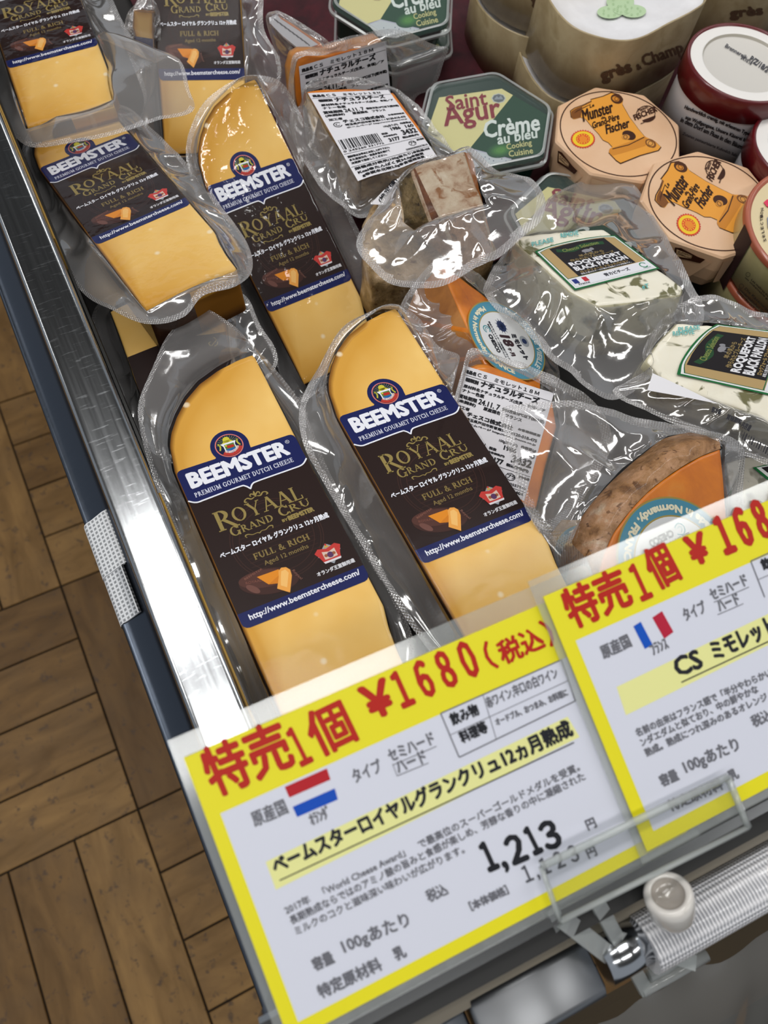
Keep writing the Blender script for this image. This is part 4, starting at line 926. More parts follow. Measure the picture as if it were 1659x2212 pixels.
def sticker(T, pl, quad, bars=True, droop=0.0, base=.0004, upto=200):
    f0 = fquad(pl, quad, 100, 150)
    def f(x, y, z):
        s = max(0, 22-y)/22; e = max(0, x-92)/8
        return f0(x, y, z-droop*s*s+.0006*math.sin(x*.11)*s)
    g = G(); nx, ny = 12, 16; V = []
    for j in range(ny+1):
        for i in range(nx+1): V.append(f(100*i/nx, 150*j/ny, base))
    g.add(V, [(j*(nx+1)+i, j*(nx+1)+i+1, (j+1)*(nx+1)+i+1, (j+1)*(nx+1)+i) for j in range(ny) for i in range(nx)], STICK, True); g.build('price_label', T)
    p = Pr(f, base+.0001); K = '1d1d22'; p.ly = 1
    for t, x, y, w, h, b in LINES:
        if y > upto: continue
        p.text(t, (x, 150-y), (x+w, 150-y), h, K, b*.75, ly=2)
    for y in (11.5, 110.5, 130.5):
        if y < upto: p.strip([(1+i*7, 150-y) for i in range(15)], .5, K, 2)
    p.ring((11, 150-63), 4, .9, K, 2, a0=40, a1=340, n=20); p.ring((11, 150-63), 1.8, .7, K, 2, a0=90, a1=340, n=14)
    if bars:
        r = random.Random(3); x = 3
        while x < 46:
            w = r.choice((.5, .5, .9, 1.3)); p.strip([(x, 150-88), (x, 150-104)], w, K, 2); x += w+r.choice((.5, .6, 1.1))
        p.ring((79.5, 150-118), 5.2, .8, K, 2, ry=4.4, n=8)
    nest(p.build('printed_text', T), T, 'price_label')
def pxo(pl, px, fl=None): return [pl.loc(*q)+((fl[i] if fl else 1),) for i, q in enumerate(px)]
def bagpx(pl, L): return [pl.loc(a, b, o)+(o,) for a, b, o in L]

# back one, sticker facing the shopper
pl = plane3((645, 143, .872), (832, 88, .872), (655, 262, .838))
T = thing('mimolette_wedge', 'bagged mimolette with pinkish sticker tilted up, furthest back of the stickered pieces', 'cheese', pl.hit(740, 170, -.02), 'stickered mimolette wedges')
g = G(); O = slab(g, pl.f, pxo(pl, [(634, 160), (642, 128), (660, 118), (700, 118), (760, 104), (826, 88), (840, 150), (850, 250), (652, 280), (638, 210)]), ORANGE, BROWNO, .014, r=.002, amp=.0004, fr=80); g.build('cheese', T)
sticker(T, pl, [(645, 143), (832, 88), (856, 330), (668, 385)], upto=130)
film(pl.f, pl.loc(740, 180), O, bagpx(pl, [(632, 119, -.004), (652, 108, -.002), (683, 98, 0), (735, 82, .001), (785, 69, .002), (820, 61, .002), (852, 61, .002), (885, 69, .001), (920, 88, 0), (945, 98, 0), (969, 105, .002), (956, 141, -.002), (943, 174, -.006), (930, 195, -.008), (897, 210, -.008), (870, 270, -.006), (760, 300, -.004), (650, 290, -.006), (624, 230, -.006), (622, 165, -.006)]), amp=.0028, seed=5, M=MATS['film'], Mt=MATS['film_clear'], band=.005).build('vacuum_bag', T)

# middle one, sticker flat and bright
pl = plane3((664, 200, .860), (850, 198, .860), (770, 395, .856))
T = thing('mimolette_wedge', 'bagged mimolette with bright white price sticker lying flat, left of the hexagonal tub', 'cheese', pl.hit(800, 300, -.03), 'stickered mimolette wedges')
g = G(); O = slab(g, pl.f, pxo(pl, [(661, 196), (700, 190), (760, 189), (820, 192), (852, 198), (905, 270), (943, 338), (928, 344), (866, 362), (779, 383), (712, 290)]), ORANGE, MRIND, .032, r=.002, amp=.0003, fr=80); g.build('cheese', T)
sticker(T, pl, [(665, 203), (838, 196), (944, 338), (773, 393)], droop=0, base=.0007)
film(pl.f, pl.loc(800, 290), O, bagpx(pl, [(640, 220, -.012), (652, 198, -.004), (668, 182, -.001), (704, 172, .003), (744, 168, .004), (778, 170, .003), (810, 182, .001), (850, 190, -.004), (900, 225, -.010), (950, 290, -.010), (985, 345, -.010), (960, 400, -.010), (905, 420, -.012), (870, 440, -.014), (820, 462, -.016), (776, 470, -.018), (730, 440, -.020), (690, 405, -.020), (655, 350, -.020), (632, 300, -.018), (626, 250, -.016)]), amp=.003, seed=9, eps=.0014, M=MATS['film'], Mt=MATS['film_clear']).build('vacuum_bag', T)

# upright edge piece behind them
pl = plane3((598, 34, .872), (690, 96, .872), (648, 112, .865))
T = thing('mimolette_wedge', 'mimolette wedge on edge with narrow glaring white label strip, behind the wet gouda', 'cheese', pl.hit(640, 80, -.035), 'stickered mimolette wedges')
g = G(); O = slab(g, pl.f, pxo(pl, [(598, 32), (645, 58), (692, 92), (700, 104), (652, 114), (612, 82), (584, 50)]), ORANGE, MRIND, .045, r=.0012, amp=.0006, N=100); g.build('cheese', T)
p = Pr(lambda x, y, z: pl.hit(x, y, z), .0006); p.poly([(581, 38), (597, 30), (607, 41), (648, 68), (687, 96), (650, 109), (611, 78), (583, 50)], STICK)
for i in range(26):
    t = i/26; x, y = 590+t*76, 42+t*56; p.strip([(x, y-3), (x+6, y+3)], 1.2+(i % 3), '4a4a52', 2)
p.build('price_label', T)
film(pl.f, pl.loc(640, 75), O, bagpx(pl, [(575, 40, -.002), (592, 24, 0), (612, 28, 0), (660, 55, -.002), (712, 92, -.004), (715, 115, -.012), (650, 140, -.020), (625, 180, -.026), (608, 200, -.028), (596, 120, -.018)]), amp=.0015, seed=12, N=120, M=MATS['film']).build('vacuum_bag', T)

# large mottled chunk under the crumpled bag
pl = flat(.848)
T = thing('mimolette_wedge', 'brown mottled mimolette wedge with little label corner, under the crumpled bag', 'cheese', pl.hit(920, 500, -.035), 'mimolette rind pieces')
g = G(); O = slab(g, pl.f, pxo(pl, [(786, 480), (803, 440), (862, 385), (930, 400), (1020, 440), (1074, 530), (1068, 552), (1022, 584), (950, 600), (858, 611), (806, 606), (783, 560)]), MRIND, MRIND, .036, r=.004, amp=.0018, fr=60, seed=4); g.build('cheese', T)
p = Pr(lambda x, y, z: pl.hit(x, y, z), .0035); p.poly([(800, 441), (833, 443), (852, 415), (868, 384), (858, 386), (828, 412)], STICK); p.text('(推定値)', (826, 440), (862, 392), 14, '1d1d22', .6, flip=-1); p.build('price_label', T)
# the chunk itself
T = thing('mimolette_wedge', 'pale crusted mimolette chunk with a dark crack, in a shiny crumpled bag', 'cheese', at(970, 450, .855), 'mimolette rind pieces')
g = G()
P = {'A': (900, 360, .889), 'B': (1001, 329, .889), 'C': (1044.5, 445, .889), 'D': (953, 470, .889), 'a': (861, 396, .880), 'd': (874, 480, .872), 'e': (897, 499, .868), 'D2': (930, 482, .884), 'A2': (889, 368, .888),
     'c': (1066, 545, .862), 'f': (1000, 590, .858), 'b': (1020, 330, .860)}
facets(g, P, [(('A', 'B', 'C', 'D'), MTOP), (('A2', 'A', 'D', 'D2'), MCUT), (('a', 'A2', 'D2', 'e', 'd'), MRIND2), (('D', 'C', 'c', 'f'), MPINK), (('D2', 'D', 'f', 'e'), MPINK), (('C', 'B', 'b', 'c'), ORANGE)], amp=.0012, fr=120, sub=5)
g.build('cheese', T)
pl = flat(.8895); body = [pl.loc(*q) for q in ((900, 358), (1002, 327), (1047, 445), (953, 472), (925, 484), (897, 500), (872, 478), (862, 394), (885, 368))]
film(pl.f, pl.loc(975, 410), body, bagpx(pl, [(775, 545, -.004), (772, 512, -.004), (805, 462, -.006), (850, 398, -.010), (900, 348, -.006), (960, 330, -.002), (1010, 318, -.002), (1062, 352, -.008), (1110, 384, -.006), (1148, 393, -.004), (1176, 430, -.002), (1168, 480, -.002), (1133, 509, 0), (1075, 558, 0), (1020, 581, 0), (965, 616, -.001), (921, 629, -.001), (880, 619, -.002), (838, 602, -.003), (803, 574, -.004)]), amp=.0042, seed=21, eps=.0014, N=260, p=1.5, k1=1.7, M=MATS['film_crumpled'], Mt=MATS['film_wet'], band=.006, edge=.001).build('vacuum_bag', T)

# orange wedge with round teal label
def round_label(T, f, r, rot=0.0, full=True, fs=1.0, base=.0003):
    """f(x, y, off) metric frame centred on the label; rot turns the print"""
    c, s = math.cos(math.radians(rot)), math.sin(math.radians(rot)); k = r/50
    p = Pr(lambda x, y, z: f((x*c-y*s)*k, (x*s+y*c)*k, z), base)
    p.disc((0, 0), 50, 'a08d4a', 1, n=72); p.disc((0, 0), 48.6, '4d8ea6', 2, n=72); p.disc((0, 0), 36.4, 'a08d4a', 3, n=64); p.disc((0, 0), 35.2, 'd6d8da', 4, n=64)
    p.text('Made in Normandy, FRANCE', 0, 0, 7.0, 'e2ddc2', .5, ser=False, arc=((0, 0), 45.6, 192, 338), ly=5)
    p.text('MIMOLETTE VIEILLE', 0, 0, 6.2, 'cfd8d4', .4, arc=((0, 0), 39.4, 150, 30), ly=5)
    p.text('CHESCO', (-8, -24.5), (14, -24.5), 5, '23252c', .5, ly=6); p.ring((-15, -22), 4.2, 1.2, '3d8a94', 6, a0=30, a1=330, n=20); p.ring((-15, -22), 1.9, .8, '3d8a94', 6, a0=90, a1=330, n=14)
    for i, y in enumerate((-14, -17.5)): p.text('熟成ミモレットチーズ原産国フランス', (-24+i*3, y), (24-i*3, y), 2.4, '3a3c44', .2, ly=6)
    p.disc((-17, 2), 7, '27355c', 6, ry=6)
    for q in range(12):
        a_ = q*math.pi/6; p.strip([(-17, 2), (-17+10*math.cos(a_), 2+8*math.sin(a_))], [2.4, .3], '27355c', 6)
    p.text('18', (-6, -8), (8, -8), 13, '38262c', 1.0, shear=.2, ly=7); p.text('ヶ月', (10, -7), (20, -7), 6, '38262c', .4, ly=7)
    p.text('ミモレット', (-6, 9), (26, 9), 7, '2c2e38', .7, ly=7); p.disc((4, 24), 7, '9aa0a8', 6, ry=6); p.disc((4, 24), 3.4, '27355c', 7)
    p.build('round_label', T)
pf = plane3((954, 577, .874), (1040, 770, .870), (1137, 726, .852))
T = thing('mimolette_wedge', 'orange mimolette wedge standing point up with round teal label, below the crumpled bag', 'cheese', at(1010, 760, .83), 'mimolette wedges with round labels')
g = G(); h = pf.hit
P = {'A': (h(954, 577),), 'R1': (h(1015, 715),), 'R2': (h(1040, 770),), 'R3': (h(1075, 850),), 'F1': (h(988, 596),), 'F2': (h(1032, 629),), 'F3': (h(1085, 672),), 'F4': (h(1137, 726),), 'F5': (h(1168, 796),), 'F6': (h(1165, 880),),
     'L1': (897, 629, .858), 'L2': (872, 690, .846), 'L3': (905, 790, .825), 'L4': (970, 880, .82), 'B': (1010, 640, .81), 'B2': (1120, 790, .80)}
facets(g, P, [(('A', 'R1', 'R2', 'R3', 'F6', 'F5', 'F4', 'F3', 'F2', 'F1'), ORANGE), (('A', 'L1', 'L2', 'R1'), BROWNO), (('R1', 'L2', 'L3', 'R2'), BROWNO), (('R2', 'L3', 'L4', 'R3'), BROWNO), (('A', 'F1', 'B'), ORANGE), (('F1', 'F2', 'F3', 'F4', 'F5', 'B2', 'B'), MRIND2)], amp=.0004, sub=3)
g.build('cheese', T)
c0 = pf.loc(1093, 737); a0 = pf.loc(1003, 657); rr = math.hypot(a0[0]-c0[0], a0[1]-c0[1])
v = np.array(pf.loc(1019, 668))-np.array(pf.loc(1010, 640)); 
round_label(T, lambda x, y, z: pf.f(c0[0]+x, c0[1]+y, z+.0009), min(rr, .027), rot=math.degrees(math.atan2(*(np.array(pf.loc(1060, 722))-np.array(pf.loc(1035, 676)))[::-1])))
film(pf.f, pf.loc(1040, 700), [pf.loc(*q) for q in ((954, 577), (988, 596), (1032, 629), (1137, 726), (1168, 796), (1160, 870), (1080, 860), (1040, 770), (1010, 700))], bagpx(pf, [(930, 570, -.01), (960, 560, .001), (1010, 580, -.004), (1060, 620, -.008), (1150, 700, -.010), (1200, 790, -.010), (1200, 900, -.008), (1100, 920, -.010), (1000, 900, -.024), (930, 860, -.03), (880, 790, -.03), (855, 700, -.026), (875, 640, -.02)]), amp=.0035, seed=41, M=MATS['film'], Mt=MATS['film_clear']).build('vacuum_bag', T)

# stickered one by the second front gouda
pl = plane3((1002, 787, .873), (1196, 848, .868), (955, 947, .868))
T = thing('mimolette_wedge', 'bagged mimolette with large sticker sloping down beside the right front gouda', 'cheese', pl.hit(1080, 950, -.03), 'stickered mimolette wedges')
g = G(); O = slab(g, pl.f, pxo(pl, [(1012, 792), (1028, 784), (1050, 783), (1100, 802), (1160, 832), (1192, 852), (1205, 920), (1180, 1010), (1160, 1100), (1080, 1090), (1000, 1000), (985, 890)]), ORANGE, BROWNO, .03, r=.002, amp=.0003); g.build('cheese', T)
sticker(T, pl, [(1002, 790), (1196, 850), (1128, 1098), (930, 1033)])
film(pl.f, pl.loc(1080, 940), O, bagpx(pl, [(998, 800, 0), (1014, 756, .003), (1060, 765, .003), (1130, 788, .002), (1210, 822, 0), (1290, 878, -.004), (1320, 960, -.012), (1270, 1060, -.016), (1210, 1140, -.016), (1130, 1130, -.014), (1060, 1060, -.008), (1005, 980, -.004), (975, 900, -.002)]), amp=.002, seed=51, eps=.0012, Mt=MATS['film_clear'], band=.007).build('vacuum_bag', T)

# big front right piece: smooth orange face, crusted rind
pl = plane3((1557, 969, .890), (1300, 1212, .896), (1568, 1120, .884))
T = thing('mimolette_wedge', 'big mimolette wedge, glowing orange face and crusted rind, behind the right price card', 'cheese', pl.hit(1440, 1100, -.035), 'mimolette wedges with round labels')
inner = [(1557, 969), (1515, 985), (1470, 1010), (1430, 1038), (1398, 1064), (1362, 1102), (1325, 1152), (1300, 1212), (1285, 1290)]
outer = [(1524, 943), (1490, 936), (1440, 945), (1400, 972), (1352, 1012), (1307, 1055), (1260, 1112), (1235, 1175), (1228, 1260)]
g = G(); O = slab(g, pl.f, pxo(pl, inner+[(1420, 1330), (1560, 1250), (1572, 1120), (1564, 1030)]), ORANGE, ORANGE, .035, r=.0014, amp=.0002, N=160); g.build('cheese', T)
g = G(); A_ = spline([tuple(pl.hit(*q, -.0004)) for q in inner], 6); B_ = spline([tuple(pl.hit(*q, -.016)) for q in outer], 6); n = len(A_); V = []; m_ = 14
for j in range(m_+2):
    for i in range(n):
        a, b = Vector(A_[i]), Vector(B_[i])
        if j <= m_:
            t = j/m_; q = a.lerp(b, t)+Vector((0, 0, .005))*math.sin(math.pi*t)
        else: q = b+Vector((0.002, 0, -.03))
        q = q+Vector((0, 0, 1))*.0012*noise.noise(q*110) if 0 < j else q
        V.append(q)
g.add(V, [(j*n+i, j*n+i+1, (j+1)*n+i+1, (j+1)*n+i) for j in range(m_+1) for i in range(n-1)], MPINK, True)
g.build('rind', T, 'crusted brown rind with pale scratches')
c0 = np.array(pl.loc(1462, 1222)); r0 = np.linalg.norm(np.array(pl.loc(1462, 1076))-c0)
d0 = np.array(pl.loc(1430, 1160))-np.array(pl.loc(1500, 1125)); rot = math.degrees(math.atan2(d0[1], d0[0]))
round_label(T, lambda x, y, z: pl.f(c0[0]+x, c0[1]+y, z+.0006), r0, rot=rot)
body = [pl.loc(*q) for q in outer+[(1420, 1330), (1560, 1250), (1576, 1120), (1568, 1030), (1560, 965)]]
film(pl.f, pl.loc(1440, 1090), body, bagpx(pl, [(1078, 888, -.004), (1120, 876, -.004), (1165, 870, -.004), (1230, 870, -.004), (1310, 885, -.004), (1400, 910, -.006), (1500, 925, -.010), (1590, 960, -.016), (1605, 1050, -.018), (1600, 1160, -.018), (1560, 1300, -.018), (1400, 1380, -.018), (1250, 1340, -.02), (1215, 1240, -.022), (1180, 1180, -.016), (1140, 1100, -.010), (1105, 1000, -.006), (1088, 940, -.004)]), amp=.0048, seed=63, p=2.0, N=280, k1=2.0, eps=.001, M=MATS['film_crumpled'], Mt=MATS['film_clear'], band=.006).build('vacuum_bag', T)
# sliver with teal label under it
pl = flat(.856)
T = thing('mimolette_wedge', 'mimolette wedge mostly hidden, only gold and teal label edge showing right of front gouda', 'cheese', pl.hit(1250, 1200, -.03), 'mimolette wedges with round labels')
g = G(); slab(g, pl.f, pxo(pl, [(1192, 1150), (1215, 1120), (1290, 1120), (1340, 1200), (1300, 1300), (1220, 1260), (1196, 1210)]), MRIND, MRIND, .03, amp=.0008); g.build('cheese', T)
c1 = np.array(pl.loc(1270, 1205)); r1 = np.linalg.norm(np.array(pl.loc(1196, 1180))-c1)
round_label(T, lambda x, y, z: pl.f(c1[0]+x, c1[1]+y, z+.0012), r1, rot=120)

# ---------------------------------------------------------------- blue cheese wedges
def roq_label(T, pl, quad, base=.0004):
    f = fquad(pl, quad, 60, 46); p = Pr(f, base)
    def shape(i): return [(i, 46-i-4)] + spline([(i, 42-i), (12, 44.5-i*.8), (30, 45.6-i), (48, 44.5-i*.8), (60-i, 42-i)], 4) + [(60-i, 10), (60-i, i)] + [(i, i), (i, 10)]
    p.poly(shape(0), '1f6b3a', 1); p.poly(shape(1.2), 'e6e8e6', 2); p.poly(shape(2.2), '2b6a48', 3); p.poly([(2.6, 10.4)]+shape(2.6)[0:22]+[(57.4, 10.4)], 'b59a6a', 4); p.poly([(2.2, 9.8), (2.2, 2.2), (57.8, 2.2), (57.8, 9.8)], 'e4e5ea', 5)
    p.poly([(9.5, 10.4), (9.5, 41.2), (20, 42.4), (30, 42.8), (40, 42.4), (50.5, 41.2), (50.5, 10.4)], '201d20', 6)
    p.poly(spline([(13, 39.4), (22, 37.2), (33, 39.8), (47, 38.0)], 6)+spline([(46, 34.6), (33, 36.2), (22, 33.4), (12, 36.2)], 6), '254a2e', 7)
    p.text('Chesco Selection', (16, 34.8), (43, 36.0), 3.2, '7e8a4c', .1, shear=.2, ly=8)
    p.disc((30.4, 31.8), 3.6, '8d8d92', 7, ry=1.7); p.disc((34.6, 32.6), 1.4, '8d8d92', 7); p.strip([(28, 31), (27.8, 28.8)], .6, '8d8d92', 7); p.strip([(32.6, 31), (32.8, 28.8)], .6, '8d8d92', 7)
    p.text('羊の乳から', (22, 26.8), (40, 27.0), 2.4, '8d7a50', .12, ly=8); p.text('作られたブルーチーズ', (14, 24.0), (46, 24.2), 2.4, '8d7a50', .12, ly=8)
    p.text('ROQUEFORT', (11.5, 19.6), (48.5, 19.8), 4.0, 'e6e6ea', .28, ly=8); p.text('BLACK PAPILLON', (11.5, 15.0), (49, 15.2), 4.0, 'e6e6ea', .24, ly=8)
    p.text('ロックフォール ブラックパピヨン', (13, 12.4), (47, 12.5), 1.9, 'a58c58', .1, ly=8); p.text('羊乳と青カビチーズの豊かな旨味とコクが特長です。', (12, 10.8), (48, 10.9), 1.3, 'c9c9cc', .08, ly=8)
    p.text('青カビチーズ', (24, 4.6), (42, 4.7), 2.8, '4a4b52', .14, ly=8)
    for x, c_ in ((3.4, '25347c'), (6.6, 'e8e8ec'), (9.8, 'b8303a')): p.poly([(x, 4.6), (x, 8.6), (x+3.2, 8.6), (x+3.2, 4.6)], c_, 7)
    p.text('France', (5, 2.7), (12, 2.7), 1.6, '33343c', .05, ly=8); p.ring((53, 6.4), 2.3, .7, '2c8a5c', 7, a0=20, a1=320, n=18); p.text('CHESCO', (50.5, 2.9), (56, 2.9), 1, '4a7a60', ly=8)
    p.build('label', T)
def cyan_text(T, pl, rows, base=.0005):
    for t, a, b, h in rows:
        p = Pr(lambda x, y, z: pl.hit(x, y, z), base); p.text(t, a, b, h, '6fb9b6', .4, flip=-1, ly=1); p.build('stamped_word', T)
pl = plane3((1109, 517, .868), (1303, 491, .868), (1289, 659, .884))
T = thing('blue_cheese_wedge', 'tall blue cheese wedge, black and gold label face up, over the second green tub', 'cheese', pl.hit(1290, 580, -.033), 'bagged blue cheese wedges')
g = G(); O = slab(g, pl.f, pxo(pl, [(1109, 520), (1130, 507), (1200, 500), (1303, 492), (1390, 555), (1478, 622), (1472, 636), (1380, 652), (1291, 661), (1230, 630), (1170, 575)]), ROQ, ROQS, .036, r=.002, amp=.0006, fr=120, N=150); g.build('cheese', T)
roq_label(T, pl, [(1147, 539), (1319, 505), (1424, 583), (1241, 630)], .0009)
cyan_text(T, pl, [('PLEASE', (1150, 532), (1196, 521), 9), ('REMOVE', (1212, 513), (1250, 507), 9), ('eT', (1388, 624), (1402, 621), 9)], .0009)
film(pl.f, pl.loc(1290, 570), O, bagpx(pl, [(1150, 470, -.018), (1220, 410, -.018), (1300, 392, -.018), (1345, 392, -.016), (1388, 432, -.014), (1430, 500, -.012), (1465, 560, -.012), (1505, 625, -.014), (1520, 690, -.018), (1480, 760, -.020), (1410, 815, -.022), (1345, 855, -.022), (1284, 856, -.022), (1195, 786, -.022), (1110, 702, -.018), (1046, 642, -.014), (1058, 596, -.014), (1100, 530, -.016)]), amp=.0045, seed=71, N=260, p=2.6, eps=.0014, M=MATS['film_crumpled'], Mt=MATS['film_clear'], band=.006).build('vacuum_bag', T)

pl = plane3((1461, 699, .884), (1659, 722, .884), (1441, 835, .878))
T = thing('blue_cheese_wedge', 'blue cheese wedge with sideways label, cut by the right edge of the photo', 'cheese', pl.hit(1600, 800, -.028), 'bagged blue cheese wedges')
g = G(); O = slab(g, pl.f, pxo(pl, [(1461, 697), (1530, 700), (1659, 720), (1740, 740), (1760, 860), (1730, 960), (1640, 900), (1545, 868), (1441, 835), (1394, 780), (1420, 740)]), ROQ, ROQS, .03, r=.002, amp=.0006, fr=120, N=150); g.build('cheese', T)
roq_label(T, pl, [(1441, 806), (1530, 700), (1742, 726), (1716, 868)], .0009)
cyan_text(T, pl, [('PLEASE', (1466, 716), (1512, 711), 9), ('REMOVE', (1454, 725), (1500, 721), 9)], .0009)
p = Pr(lambda x, y, z: pl.hit(x, y, z), -.001); p.poly([(1410, 806), (1398, 843), (1470, 856), (1550, 872), (1480, 838)], STICK, 1)
film(pl.f, pl.loc(1600, 790), O, bagpx(pl, [(1392, 800, -.008), (1386, 762, -.010), (1420, 700, -.012), (1470, 655, -.012), (1540, 640, -.010), (1620, 670, -.012), (1760, 710, -.012), (1820, 850, -.012), (1760, 1010, -.006), (1700, 1022, -.004), (1640, 1000, -.004), (1537, 953, -.004), (1428, 908, -.005), (1325, 853, -.006), (1350, 828, -.008)]), amp=.004, seed=83, N=240, p=2.4, eps=.0014, M=MATS['film_crumpled'], Mt=MATS['film_clear'], band=.004).build('vacuum_bag', T)
g2 = G(); pf2 = plane3((1398, 843, .882), (1410, 806, .882), (1548, 871, .880)); V = [pf2.hit(*q) for q in ((1410, 806), (1398, 843), (1470, 856), (1550, 872), (1480, 838))]
g2.add(V, [(0, 1, 2, 3, 4)], STICK); g2.build('label_flap', T)
pr_ = Pr(lambda x, y, z: pf2.hit(x, y, z), .0006)
for t, a, b, h in (('要冷蔵', (1536, 890), (1556, 896), 12), ('賞味期限', (1568, 905), (1600, 918), 12), ('内容量', (1600, 922), (1618, 932), 14)): pr_.text(t, a, b, h, '2a2a30', .5, flip=-1, ly=1)
for i in range(14): pr_.strip([(1604+i*5, 930+i*3.2), (1598+i*5, 945+i*3.2)], 1+i % 3, '2a2a30', 1)
pr_.build('reverse_print', T)
pl = flat(.850)
T = thing('blue_cheese_wedge', 'buried blue cheese wedge with green label edge, just above the right price card', 'cheese', pl.hit(1620, 1060, -.03), 'bagged blue cheese wedges')
g = G(); O = slab(g, pl.f, pxo(pl, [(1568, 1000), (1610, 985), (1700, 990), (1740, 1100), (1640, 1200), (1585, 1120)]), ROQ, ROQS, .03, amp=.0006, fr=120); g.build('cheese', T)
p = Pr(lambda x, y, z: pl.hit(x, y, z), .0008); p.poly([(1626, 1010), (1720, 990), (1740, 1080), (1700, 1072)], '1f6b3a', 1); p.poly([(1634, 1010), (1720, 994), (1738, 1074), (1700, 1064)], 'e6e8e6', 2); p.poly([(1644, 1010), (1720, 998), (1736, 1066), (1700, 1054)], '201d20', 3); p.build('label', T)
film(pl.f, pl.loc(1650, 1060), O, bagpx(pl, [(1540, 1000, -.01), (1600, 960, -.004), (1720, 960, -.004), (1780, 1100, -.01), (1640, 1240, -.014), (1560, 1150, -.014)]), amp=.003, seed=93, N=140, M=MATS['film_crumpled']).build('vacuum_bag', T)

# ---------------------------------------------------------------- maroon cloth
g = G(); nx, ny = 90, 60; V = []
for j in range(ny+1):
    for i in range(nx+1):
        x, y = .12+.48*i/nx, .30+.50*j/ny
        z = .7915+.010*max(0, noise.noise(Vector((x*16, y*12, 0))))+.004*abs(noise.noise(Vector((x*45, y*45, 2))))
        V.append((x, y, z))
g.add(V, [(j*(nx+1)+i, j*(nx+1)+i+1, (j+1)*(nx+1)+i+1, (j+1)*(nx+1)+i) for j in range(ny) for i in range(nx)], CLOTH, True)
tag(g.build('cloth'), 'dark maroon cloth rumpled on the deck between the back packages', 'cloth')

# ---------------------------------------------------------------- hexagonal green tubs
ZT = .845; C20 = np.array([.2895, .3740])
fp = flat(ZT)
def loc20(px, py, z=0): 
    x, y = fp.loc(px, py, z); return (x-C20[0], y-C20[1])
R6 = .0525; ang = [113, 53, -7, -67, -127, 173]
def hexa(r, rc=.006, n=4):
    out = []; P = [np.array([r*math.cos(math.radians(a)), r*math.sin(math.radians(a))]) for a in ang][::-1]
    for i in range(6):
        p, a, b = P[i], P[i-1], P[(i+1) % 6]; da = (a-p)/np.linalg.norm(a-p); db = (b-p)/np.linalg.norm(b-p)
        for k in range(n+1):
            t = k/n; q = (1-t)**2*(p+da*rc)+2*t*(1-t)*p+t*t*(p+db*rc); out.append(tuple(q))
    return out
def ringloft(g, rings, mats, cap=None):
    n = len(rings[0][0]); base = len(g.v); V = []
    for o, z in rings: V += [(x, y, z) for x, y in o]
    g.add(V, [], mats[0])
    for i in range(len(rings)-1):
        k = g.mi(mats[i])
        for j in range(n): g.fc.append((base+i*n+j, base+i*n+(j+1) % n, base+(i+1)*n+(j+1) % n, base+(i+1)*n+j)); g.m.append(k); g.sm.append(False)
    if cap is not None:
        g.fc.append(tuple(base+(len(rings)-1)*n+j for j in range(n))); g.m.append(g.mi(cap)); g.sm.append(False)
